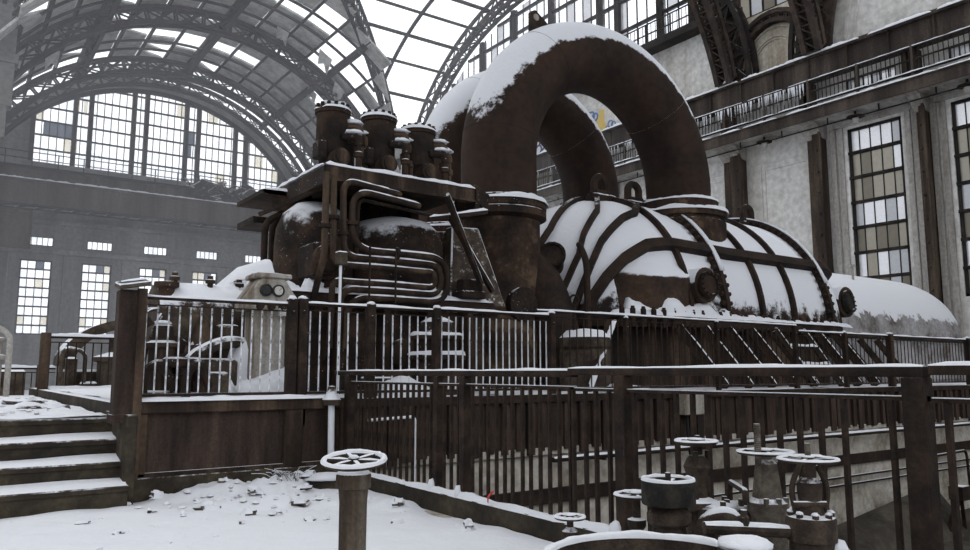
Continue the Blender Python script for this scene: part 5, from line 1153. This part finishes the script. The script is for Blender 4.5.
b = MB(); b.blob((3.33, 7.5, .12), .24, .16, .05, 3, nu=16); S(b.build('snow_cap', M['snow'], t, smooth=180))
t = thing('pit_pipe', 'snow-lined level pipe along the concrete wall of the pit', 'pipe', (13, 7.8, .08))
b = MB(); b.cyl((6.6, 7.8, .06), (24, 7.8, .06), .035, 10); b.build('pipe', M['rail'], t)
b = MB(); b.snowcap([(6.6, 7.8, .085), (24, 7.8, .085)], .07, .025, 4); S(b.build('snow_cover', M['snow'], t, smooth=180))
for x in (7.5, 10.5, 13.5, 16.5, 19.5):
    b = MB(); b.box(x, x + .04, 7.78, 8.0, 0, .05); b.build('bracket', M['rail'], t, smooth=0)
for k, (z, lab) in enumerate(((-.72, 'upper of two thin wall conduits low on the pit wall'), (-.86, 'lower of two thin wall conduits low on the pit wall'))):
    b = MB(); b.cyl((9, 7.95, z), (24, 7.95, z), .022, 8); tag(b.build('wall_conduit', M['rail']), lab, 'conduit', 'conduits on the pit wall')
t = thing('frosted_rail_pipe', 'short white frosted angle pipe behind the far fence bars', 'pipe', (4.6, 7.85, .3))
b = MB(); b.tube(fillet([(3.95, 7.85, .66), (4.55, 7.85, .68), (4.55, 7.85, -.3)], .05), .018, 8); b.build('pipe', M['snow'], t)
t = thing('junction_box', 'grey electrical box on the rusty cladding behind the fence', 'electrical box', (9.4, 7.8, .55))
b = MB(); b.box(9.15, 9.6, 7.75, 7.95, .55, .9); b.build('box', M['paint'], t, bevel=.015)
b = MB(); b.box(9.13, 9.62, 7.73, 7.95, .9, .93); b.build('lid', M['paint'], t, smooth=0)
b = MB(); b.tube(fillet([(9.3, 7.85, .55), (9.32, 7.85, .1), (9.4, 7.8, -.4)], .1), .025, 8); b.tube(fillet([(9.45, 7.85, .55), (9.5, 7.85, .2), (9.6, 7.85, -.2)], .1), .025, 8); b.build('cable', M['cable'], t)
t = thing('hanging_cable', 'thin black cable dangling down the pit wall at the right', 'cable', (16.6, 7.9, .1))
b = MB(); b.tube(fillet([(16.0, 7.92, .1), (16.05, 7.9, -.4), (16.5, 7.88, -.8), (16.4, 7.88, -1.2), (16.0, 7.88, -1.5)], .3), .018, 6); b.build('cable', M['cable'], t)
t = thing('bracket_pipe', 'bent conduit with an elbow at the far right of the pit wall', 'pipe', (18.4, 7.85, -.6))
b = MB(); b.tube(fillet([(16.2, 7.85, -.55), (18.4, 7.85, -.5), (18.5, 7.85, -1.75)], .15), .03, 8); b.build('pipe', M['rail'], t)
t = thing('scrap_stand', 'dark broken scrap bracket on the pit floor at the lower right corner', 'scrap', (15.3, 6.8, -1.8))
b = MB(); b.bar((15.2, 6.9, -1.8), (15.6, 6.8, -.95), .08, .08); b.bar((15.9, 6.9, -1.8), (15.6, 6.8, -1.1), .06, .06); b.box(15.45, 15.75, 6.7, 6.95, -1.15, -.9); b.build('bracket', M['rail'], t, smooth=0)
t = thing('pit_slab', 'dark tilted slab leaning low against the pit wall at the right', 'slab', (12.5, 7.0, -1.8))
b = MB(); b.add([(11.0, 6.6, -1.8), (16.0, 6.8, -1.8), (16.0, 7.6, -1.8), (11.0, 7.6, -1.8), (11.2, 7.4, -1.55), (15.9, 7.4, -1.0), (15.9, 7.5, -1.0), (11.2, 7.5, -1.55)], [(3, 2, 1, 0), (4, 5, 6, 7), (0, 1, 5, 4), (1, 2, 6, 5), (2, 3, 7, 6), (3, 0, 4, 7)]); b.build('slab', M['concdkdry'], t, smooth=0)

# ------------------------------------------------------------------ handwheels and valves
def wheel_mesh(c, R_, r, ns, hub, snow=True, mat='valve', parent=None, name='handwheel', sl=.8, tilt=0):
    c = Vector(c); rot = Matrix.Rotation(tilt, 4, Vector((.816, -.577, 0)))
    def tl(b):
        if tilt: b.v = [tuple(c + rot @ (Vector(p) - c)) for p in b.v]
        return b
    b = MB(); b.tube(circ(c, R_, n=40), r, 10, closed=True)
    for k in range(ns):
        a = 2 * PI * k / ns + .3; b.bar(c + Vector((hub * .6 * math.cos(a), hub * .6 * math.sin(a), 0)), c + Vector((R_ * math.cos(a), R_ * math.sin(a), 0)), r * 1.5, r * 1.1)
    b.lathe([(hub, -r * 1.2), (hub, r * 1.2), (hub * .6, r * 1.8), (0, r * 1.8)], c, n=16); w = tl(b).build(name, M[mat], parent)
    if snow:
        b = MB(); q = circ(c + Vector((0, 0, r * .45)), R_, n=48); b.snowcap(q + [q[0]], r * 2.3, r * sl * 1.25, int(c.x * 31), droop=r * .3)
        for k in range(ns):
            a = 2 * PI * k / ns + .3; b.snowcap([c + Vector((hub * .5 * math.cos(a), hub * .5 * math.sin(a), r * .4)), c + Vector((R_ * .97 * math.cos(a), R_ * .97 * math.sin(a), r * .4))], r * 1.35, r * sl * .9, k)
        b.blob(c + Vector((0, 0, r * 1.4)), hub * .9, hub * .9, r * sl, 4); S(tl(b).build('snow_cover', M['snow'], w, smooth=180))
    return w
vx, vy = 1.868, 3.872
t = thing('valve_stand', 'upright rusted valve column with a big snow-rimmed handwheel in the snowy foreground', 'valve', (vx, vy, 0))
b = MB(); b.lathe([(.11, -.02), (.11, .04), (.072, .06), (.074, .5), (.08, .575), (.094, .58), (.094, .645), (.085, .66), (.0, .66)], (vx, vy, 0), n=28); b.build('column', M['post'], t)
b = MB(); b.lathe([(.088, .645), (.09, .66), (.07, .678), (.0, .68)], (vx, vy, 0), n=24); S(b.build('snow_cap', M['snow'], t))
b = MB(); b.cyl((vx, vy, .66), (vx, vy, .72), .03, 12); b.build('stem', M['valve'], t)
wheel_mesh((vx, vy, .722), .163, .0145, 6, .03, parent=t, tilt=.15)
# open-topped drum valve with spokes
x, y = 2.764, 2.455
t = thing('drum_valve', 'dark greenish valve with an open drum-shaped wheel, behind the big black pot', 'valve', (x, y, 0))
b = MB(); b.lathe([(.119, .60), (.122, .61), (.122, .70), (.119, .712), (.108, .712), (.108, .64)], (x, y, 0), n=40); b.build('drum', M['valvegreen'], t)
b = MB(); b.snowcap(circ((x, y, .712), .114, n=40) + [Vector((x + .114, y, .712))], .016, .008, 3); 
for k in range(3): a = k * 2.09 + .5; b.snowcap([(x, y, .70), (x + .11 * math.cos(a), y + .11 * math.sin(a), .70)], .02, .008, k)
S(b.build('snow_cover', M['snow'], t, smooth=180))
b = MB()
for k in range(3): a = k * 2.09 + .5; b.bar((x, y, .69), (x + .112 * math.cos(a), y + .112 * math.sin(a), .69), .022, .02)
b.lathe([(.11, .645), (0, .645)], (x, y, 0), n=30); b.build('spokes', M['valvegreen'], t)
b = MB(); b.cyl((x, y, .64), (x, y, .74), .013, 10); b.build('stem', M['valve'], t)
b = MB(); b.lathe([(.12, 0), (.12, .05), (.09, .07), (.085, .4), (.075, .5), (.1, .52), (.1, .56), (.07, .6)], (x, y, 0), n=24); b.build('body', M['valve'], t)
# tall valve behind the drum
x, y = 3.193, 2.641
t = thing('gate_valve', 'tall valve with a flat snow-topped wheel, right behind the drum-wheeled valve', 'valve', (x, y, 0), 'gate valves by the fence')
wheel_mesh((x, y, .845), .1, .01, 5, .045, parent=t, sl=.55)
b = MB(); b.lathe([(.1, .828), (.1, .845), (0, .845)], (x, y, 0), n=24); b.lathe([(.014, .845), (.014, .875), (0, .875)], (x + .01, y, 0), n=8); b.build('wheel_disc', M['valve'], t)
b = MB(); b.lathe([(.06, 0), (.06, .5), (.1, .52), (.1, .55), (.05, .57), (.055, .68), (.068, .72), (.05, .76), (.03, .78), (.03, .84)], (x, y, 0), n=20); b.build('body', M['valve'], t)
for s_ in (-.045, .045):
    b = MB(); b.cyl((x + s_, y - .03, .55), (x + s_, y - .03, .8), .012, 8); b.build('yoke_rod', M['valve'], t)
b = MB(); b.box(3.13, 3.36, 2.44, 2.6, .42, .535); b.build('bonnet_box', M['valve'], t, bevel=.01)
b = MB(); b.blob((3.245, 2.52, .537), .11, .075, .02, 3, nu=16); S(b.build('snow_cap', M['snow'], t, smooth=180))
for k, (dx, dy) in enumerate(((3.17, 2.47), (3.31, 2.47), (3.24, 2.5), (3.31, 2.57))):
    b = MB(); b.cyl((dx, dy, .535), (dx, dy, .57), .014, 8); b.build('bolt', M['valve'], t)
# half hidden wheel at the left of the drum
x, y = 2.81, 2.70
t = thing('gate_valve', 'low valve whose snowy wheel pokes out left of the drum-wheeled valve', 'valve', (x, y, 0), 'gate valves by the fence')
wheel_mesh((x, y, .605), .1, .0095, 5, .03, parent=t, sl=.55)
b = MB(); b.lathe([(.07, 0), (.07, .3), (.09, .31), (.09, .34), (.04, .36), (.03, .44), (.045, .46), (.045, .49), (.02, .5), (.02, .6)], (x, y, 0), n=18); b.build('body', M['valve'], t)
# little wheel
x, y = 2.461, 2.791
t = thing('small_valve', 'smallest valve with a little snowy wheel, between fence curb and black pot', 'valve', (x, y, 0), 'gate valves by the fence')
wheel_mesh((x, y, .523), .066, .008, 5, .02, parent=t, sl=.6)
b = MB(); b.lathe([(.06, 0), (.06, .3), (.04, .34), (.03, .4), (.038, .42), (.038, .46), (.016, .48), (.016, .52)], (x, y, 0), n=16); b.build('body', M['valve'], t)
b = MB(); b.blob((x - .06, y - .02, .37), .08, .06, .03, 5); S(b.build('snow_cap', M['snow'], t, smooth=180))
# right front valve with bolted flange
x, y = 3.018, 1.908
t = thing('flanged_valve', 'rightmost valve with a snow-covered spoked wheel and a thick bolted flange', 'valve', (x, y, 0))
wheel_mesh((x, y, .832), .115, .0095, 6, .028, parent=t, sl=.5)
b = MB(); b.cyl((x, y, .6), (x, y, .90), .0115, 10); b.build('stem', M['valvepale'], t)
b = MB(); b.lathe([(.09, 0), (.09, .5), (.1, .505), (.1, .59), (.095, .6), (.055, .61), (.045, .66), (.05, .7), (.05, .74), (.03, .76), (.03, .82)], (x, y, 0), n=26); b.build('body', M['valve'], t)
for s_ in (-1, 1):
    b = MB(); b.tube(fillet([(x + .05 * s_, y - .035 * s_, .61), (x + .066 * s_, y - .046 * s_, .72), (x + .03 * s_, y - .02 * s_, .81)], .05), .012, 8); b.build('yoke_arm', M['valve'], t)
b = MB(); b.cyl((x - .09, y + .02, .655), (x + .02, y - .06, .655), .013, 8); b.build('gland_bar', M['valve'], t)
for k in range(8):
    a = 2 * PI * k / 8; px, py = x + .08 * math.cos(a), y + .08 * math.sin(a); b = MB(); b.cyl((px, py, .595), (px, py, .618), .015, 6); o = b.build('flange_bolt', M['valve'], t)
    b = MB(); b.blob((px, py, .618), .017, .017, .01, k, nu=8, nv=4); S(b.build('snow_cap', M['snow'], o, smooth=180))
b = MB(); b.blob((3.08, 1.83, .46), .05, .05, .05, 4); S(b.build('snow_lump', M['snow'], t, smooth=180))
# taller pale valve behind it
x, y = 3.30, 2.31
t = thing('gate_valve', 'pale curved valve with a red-brown wheel and tall threaded stem, behind the rightmost valve', 'valve', (x, y, 0), 'gate valves by the fence')
wheel_mesh((x, y, .812), .125, .0095, 5, .03, parent=t, sl=.5)
b = MB(); b.cyl((x - .06, y, .6), (x - .06, y, .95), .015, 10)
for k in range(14): b.lathe([(.015, .82 + k * .009), (.018, .824 + k * .009), (.015, .828 + k * .009)], (x - .06, y, 0), n=10)
b.build('stem', M['valvepale'], t)
b = MB(); b.lathe([(.1, 0), (.09, .35), (.075, .5), (.095, .54), (.095, .58), (.07, .6), (.06, .68), (.05, .76), (.03, .78), (.03, .81)], (x, y, 0), n=24); b.build('body', M['valvepale'], t)
for k in range(3):
    a = -2.6 + k * .7; b = MB(); b.cyl((x + .085 * math.cos(a), y + .085 * math.sin(a), .57), (x + .085 * math.cos(a), y + .085 * math.sin(a), .605), .014, 6); b.build('bolt', M['valvepale'], t)
# big open black pot in front
x, y = 2.172, 2.016
t = thing('open_pot', 'big black open-topped pot with a snow-covered rim at the bottom picture edge', 'pot', (x, y, 0))
b = MB(); b.lathe([(.36, 0), (.37, .3), (.385, .49), (.405, .5), (.405, .525), (.375, .525), (.36, .45), (.34, .05), (0, .05)], (x, y, 0), n=64); b.build('pot', M['valve'], t, smooth=50)
b = MB(); q = circ((x, y, .523), .39, n=80); b.snowcap(q + [q[0]], .04, .017, 5); S(b.build('rim_snow', M['snow'], t, smooth=180))
b = MB(); rs = random.Random(3)
for k in range(8): a = rs.uniform(.2, 2.6); b.blob((x + .358 * math.cos(a), y + .358 * math.sin(a), rs.uniform(.38, .47)), .03, .012, .012, k, nu=8, nv=4)
S(b.build('snow_specks', M['snow'], t))
# pipework between the valves
t = thing('elbow_pipe', 'snow-topped curved pipe elbow right of the drum-wheeled valve', 'pipe', (2.95, 2.3, 0))
pp = fillet([(2.80, 2.33, .3), (2.80, 2.31, .55), (2.93, 2.2, .57), (2.97, 2.13, .3)], .11, 8); b = MB(); b.tube(pp, .035, 12); b.build('pipe', M['valve'], t)
b = MB(); b.snowcap([p + Vector((0, 0, .03)) for p in pp if p.z > .42], .05, .018, 4); S(b.build('snow_cover', M['snow'], t, smooth=180))
t = thing('lever_pipe', 'thin dark rod with a rounded end between the tall and the pale valve', 'rod', (3.3, 2.5, 0))
b = MB(); b.tube(fillet([(3.42, 2.62, .0), (3.42, 2.62, .63), (3.2, 2.36, .63), (3.2, 2.36, .58)], .05), .016, 8); b.build('rod', M['valve'], t)
t = thing('level_pipe', 'level snow-covered pipe with a bolt leading to the bolted flange', 'pipe', (2.8, 2.0, 0))
b = MB(); b.tube([(2.62, 2.14, .56), (2.93, 1.96, .54)], .026, 10); b.tube([(2.66, 2.12, 0), (2.66, 2.12, .56)], .02, 8); b.build('pipe', M['valve'], t)
b = MB(); b.snowcap([(2.62, 2.14, .582), (2.93, 1.96, .562)], .034, .012, 3); S(b.build('snow_cover', M['snow'], t, smooth=180))
b = MB(); b.lathe([(.022, .56), (.022, .6), (.014, .61), (.014, .63), (0, .632)], (2.77, 2.055, 0), n=10); b.build('bolt', M['valve'], t)
t = thing('domed_cap', 'round snow-covered cap beside the rim of the black pot', 'cap', (2.55, 1.89, 0))
b = MB(); b.lathe([(.09, 0), (.1, .48), (.1, .54), (0, .56)], (2.545, 1.89, 0), n=24); b.build('cap', M['valve'], t)
b = MB(); b.blob((2.545, 1.89, .55), .105, .105, .03, 3, nu=20, nv=8, amp=.1); S(b.build('snow_cap', M['snow'], t, smooth=180))

# ------------------------------------------------------------------ rubble on the snow
rocks = [(2.0, 7.0, .10, .05, 'brown speckled stone in the open snow below the rusty panel'), (2.51, 7.3, .07, .05, 'snow-capped stone nearest the middle of the rubble heap'), (1.75, 7.82, .07, .05, 'rounded pale stone against the foot of the rusty panel wall'), (2.75, 7.55, .09, .06, 'largest stone at the heap under the rusty panel'), (3.0, 7.3, .07, .04, 'stone right of the largest heap stone'), (2.2, 6.55, .06, .045, 'small snow-capped stone before the heap, left one of a pair'), (2.4, 6.45, .055, .04, 'small snow-capped stone before the heap, right one of a pair'), (2.7, 6.7, .1, .05, 'flat brownish stone showing through the snow right of the heap'), (2.95, 6.75, .06, .04, 'little stone right of the flat brownish one'), (3.42, 6.2, .07, .05, 'snowy lump in the lane near the fence curb, far one'), (3.38, 5.0, .06, .05, 'snowy lump beside the fence curb, near one'), (2.35, 7.75, .08, .06, 'stone tucked at the back of the heap by the wall'), (3.15, 7.6, .08, .06, 'stone beside the low corner block'), (2.55, 6.1, .05, .03, 'flattish small stone nearest to the handwheel column'), (3.1, 5.6, .06, .03, 'flat stone between the handwheel column and the curb'), (1.55, 7.1, .05, .03, 'tiny stone before the stairs corner'), (1.0, 6.9, .05, .02, 'dark chip of stone in the snow before the stairs'), (1.2, 6.4, .06, .02, 'thin flake of stone in the open snow at the left')]
for k, (x, y, r_, h, lab) in enumerate(rocks):
    b = MB(); b.blob((x, y, ground('floor', x, y) + h * .15), r_, r_ * .8, h, k * 3 + 1, .5, 14, 9); tag(b.build('stone', M['rock'], smooth=40), lab, 'stone', 'rubble on the snow')
b = MB(); rk = random.Random(8)
for k in range(70):
    x = 2.6 + rk.gauss(0, .55); y = 7.3 + rk.gauss(0, .4)
    if y > 7.85 or x > 3.55: continue
    b.blob((x, y, ground('floor', x, y) + .004), rk.uniform(.012, .045), rk.uniform(.012, .04), rk.uniform(.012, .03), k, .4, 7, 4)
for k in range(30):
    x = rk.uniform(.2, 3.5); y = rk.uniform(5, 7.4); b.blob((x, y, ground('floor', x, y)), rk.uniform(.01, .04), rk.uniform(.01, .03), .012, k, .4, 7, 4)
tag(b.build('pebbles', M['rock'], smooth=40), 'scatter of crumbs and pebbles over the snow below the panel wall', 'pebbles', kind='stuff')
t = thing('dead_twigs', 'small tuft of snowy twigs at the foot of the panel wall', 'twigs', (3.0, 7.6, 0))
b = MB()
for k in range(22):
    a = rk.uniform(0, 2 * PI); l = rk.uniform(.1, .3); p = Vector((2.95 + rk.uniform(-.15, .15), 7.6 + rk.uniform(-.1, .1), .08)); b.tube(fillet([p, p + Vector((math.cos(a) * l * .5, math.sin(a) * l * .3, .12)), p + Vector((math.cos(a) * l, math.sin(a) * l * .4, .1 + rk.uniform(-.02, .06)))], .05, 3), .004, 4)
S(b.build('twig', M['snowy'], t))
for k, (x, y, r_, h, lab) in enumerate(((.45, 10.8, .12, .06, 'brown clod on the snowy platform, leftmost'), (1.15, 10.2, .12, .05, 'brown clod on the snowy platform nearest the end post'), (.9, 10.4, .14, .05, 'brown clod on the snowy platform, middle one'), (.1, 9.7, .1, .06, 'dark clod at the left edge of the platform top step'), (.95, 12.2, .25, .06, 'flat clod far back on the platform near the square post'))):
    b = MB(); b.blob((x, y, ground('platform_floor', x, y) + .01), r_, r_ * .8, h, k + 40, .45, 10, 6); tag(b.build('clod', M['rock'], smooth=40), lab, 'clod', 'clods on the platform')
b = MB()
for k in range(70): b.blob((rk.uniform(-.6, 1.3), rk.uniform(9.2, 15), .775), rk.uniform(.02, .07), rk.uniform(.02, .06), .02, k, .4, 6, 4)
tag(b.build('crumbs', M['rock'], smooth=40), 'brown crumbs strewn over the snowy platform', 'crumbs', kind='stuff')
# ------------------------------------------------------------------ near bays of the hall outside the picture (unseen roof added to dim the top light, back wall cut low for front light)
b = MB(); b.box(-12, 27, -9, -8.5, -2, 3.5); struct(b.build('wall_back', M['concend']))
b = MB(); b.box(-12.3, -12, -9, 58, -2, 12); struct(b.build('wall_left.001', M['concend']))
def vault(name, y0, y1, a, c, r=13.3):
    b = MB(); n = 24
    for i in range(n):
        p, q = a + (c - a) * i / n, a + (c - a) * (i + 1) / n
        b.add([(X0 + rr * math.cos(t), y, Z0 + rr * math.sin(t)) for y in (y0, y1) for rr in (r, r + .15) for t in (p, q)], [(0, 1, 3, 2), (4, 6, 7, 5), (0, 4, 5, 1), (2, 3, 7, 6), (0, 2, 6, 4), (1, 5, 7, 3)])
    return struct(b.build(name, M['deckp'], smooth=0))
vault('ceiling.001', -9, 13.5, 1.0, PI - .2)
# ------------------------------------------------------------------ haze, sky, camera
HAZE = True
if HAZE:
    b = MB(); b.box(-11.5, 26.7, 22, 57.9, 0.3, 23.5); h = b.build('haze', M['snow'], smooth=0)
    m = bpy.data.materials.new('snow_haze'); m.use_nodes = True; nt = m.node_tree; nt.nodes.clear(); o = _n(nt, 'ShaderNodeOutputMaterial'); v = _n(nt, 'ShaderNodeVolumeScatter'); v.inputs['Color'].default_value = (.93, .94, 1, 1); v.inputs['Density'].default_value = .0058; v.inputs['Anisotropy'].default_value = .2
    nt.links.new(v.outputs[0], o.inputs['Volume']); h.data.materials.clear(); h.data.materials.append(m)
    tag(h, 'pale drifting snow haze filling the far end of the hall', 'haze', kind='stuff')
w = bpy.data.worlds.new('overcast'); sc.world = w; w.use_nodes = True; nt = w.node_tree; bg = nt.nodes['Background']
tc = _n(nt, 'ShaderNodeTexCoord'); sx = _n(nt, 'ShaderNodeSeparateXYZ'); nt.links.new(tc.outputs['Generated'], sx.inputs[0])
rp = _n(nt, 'ShaderNodeValToRGB'); rp.color_ramp.elements[0].position = 0; rp.color_ramp.elements[0].color = (.75, .78, .84, 1); rp.color_ramp.elements[1].position = .8; rp.color_ramp.elements[1].color = (.96, .98, 1, 1)
nt.links.new(sx.outputs[2], rp.inputs[0]); nt.links.new(rp.outputs[0], bg.inputs[0]); bg.inputs[1].default_value = 1.6
cam = bpy.data.cameras.new('camera'); co = bpy.data.objects.new('camera', cam); COL.objects.link(co); sc.camera = co
co.location = (0, 0, 1.2); co.rotation_euler = (math.radians(97.2), 0, math.radians(-35.26)); cam.sensor_width = 36; cam.lens = 36 * 765 / 970; cam.clip_end = 300; cam.clip_start = .05
sc.view_settings.view_transform = 'Standard'; sc.view_settings.look = 'None'; sc.view_settings.gamma = 1; sc.view_settings.use_curve_mapping = False
sc.view_settings.exposure = 0.08
sc.cycles.use_denoising = True; sc.cycles.max_bounces = 6; sc.cycles.transparent_max_bounces = 16; sc.cycles.volume_bounces = 1
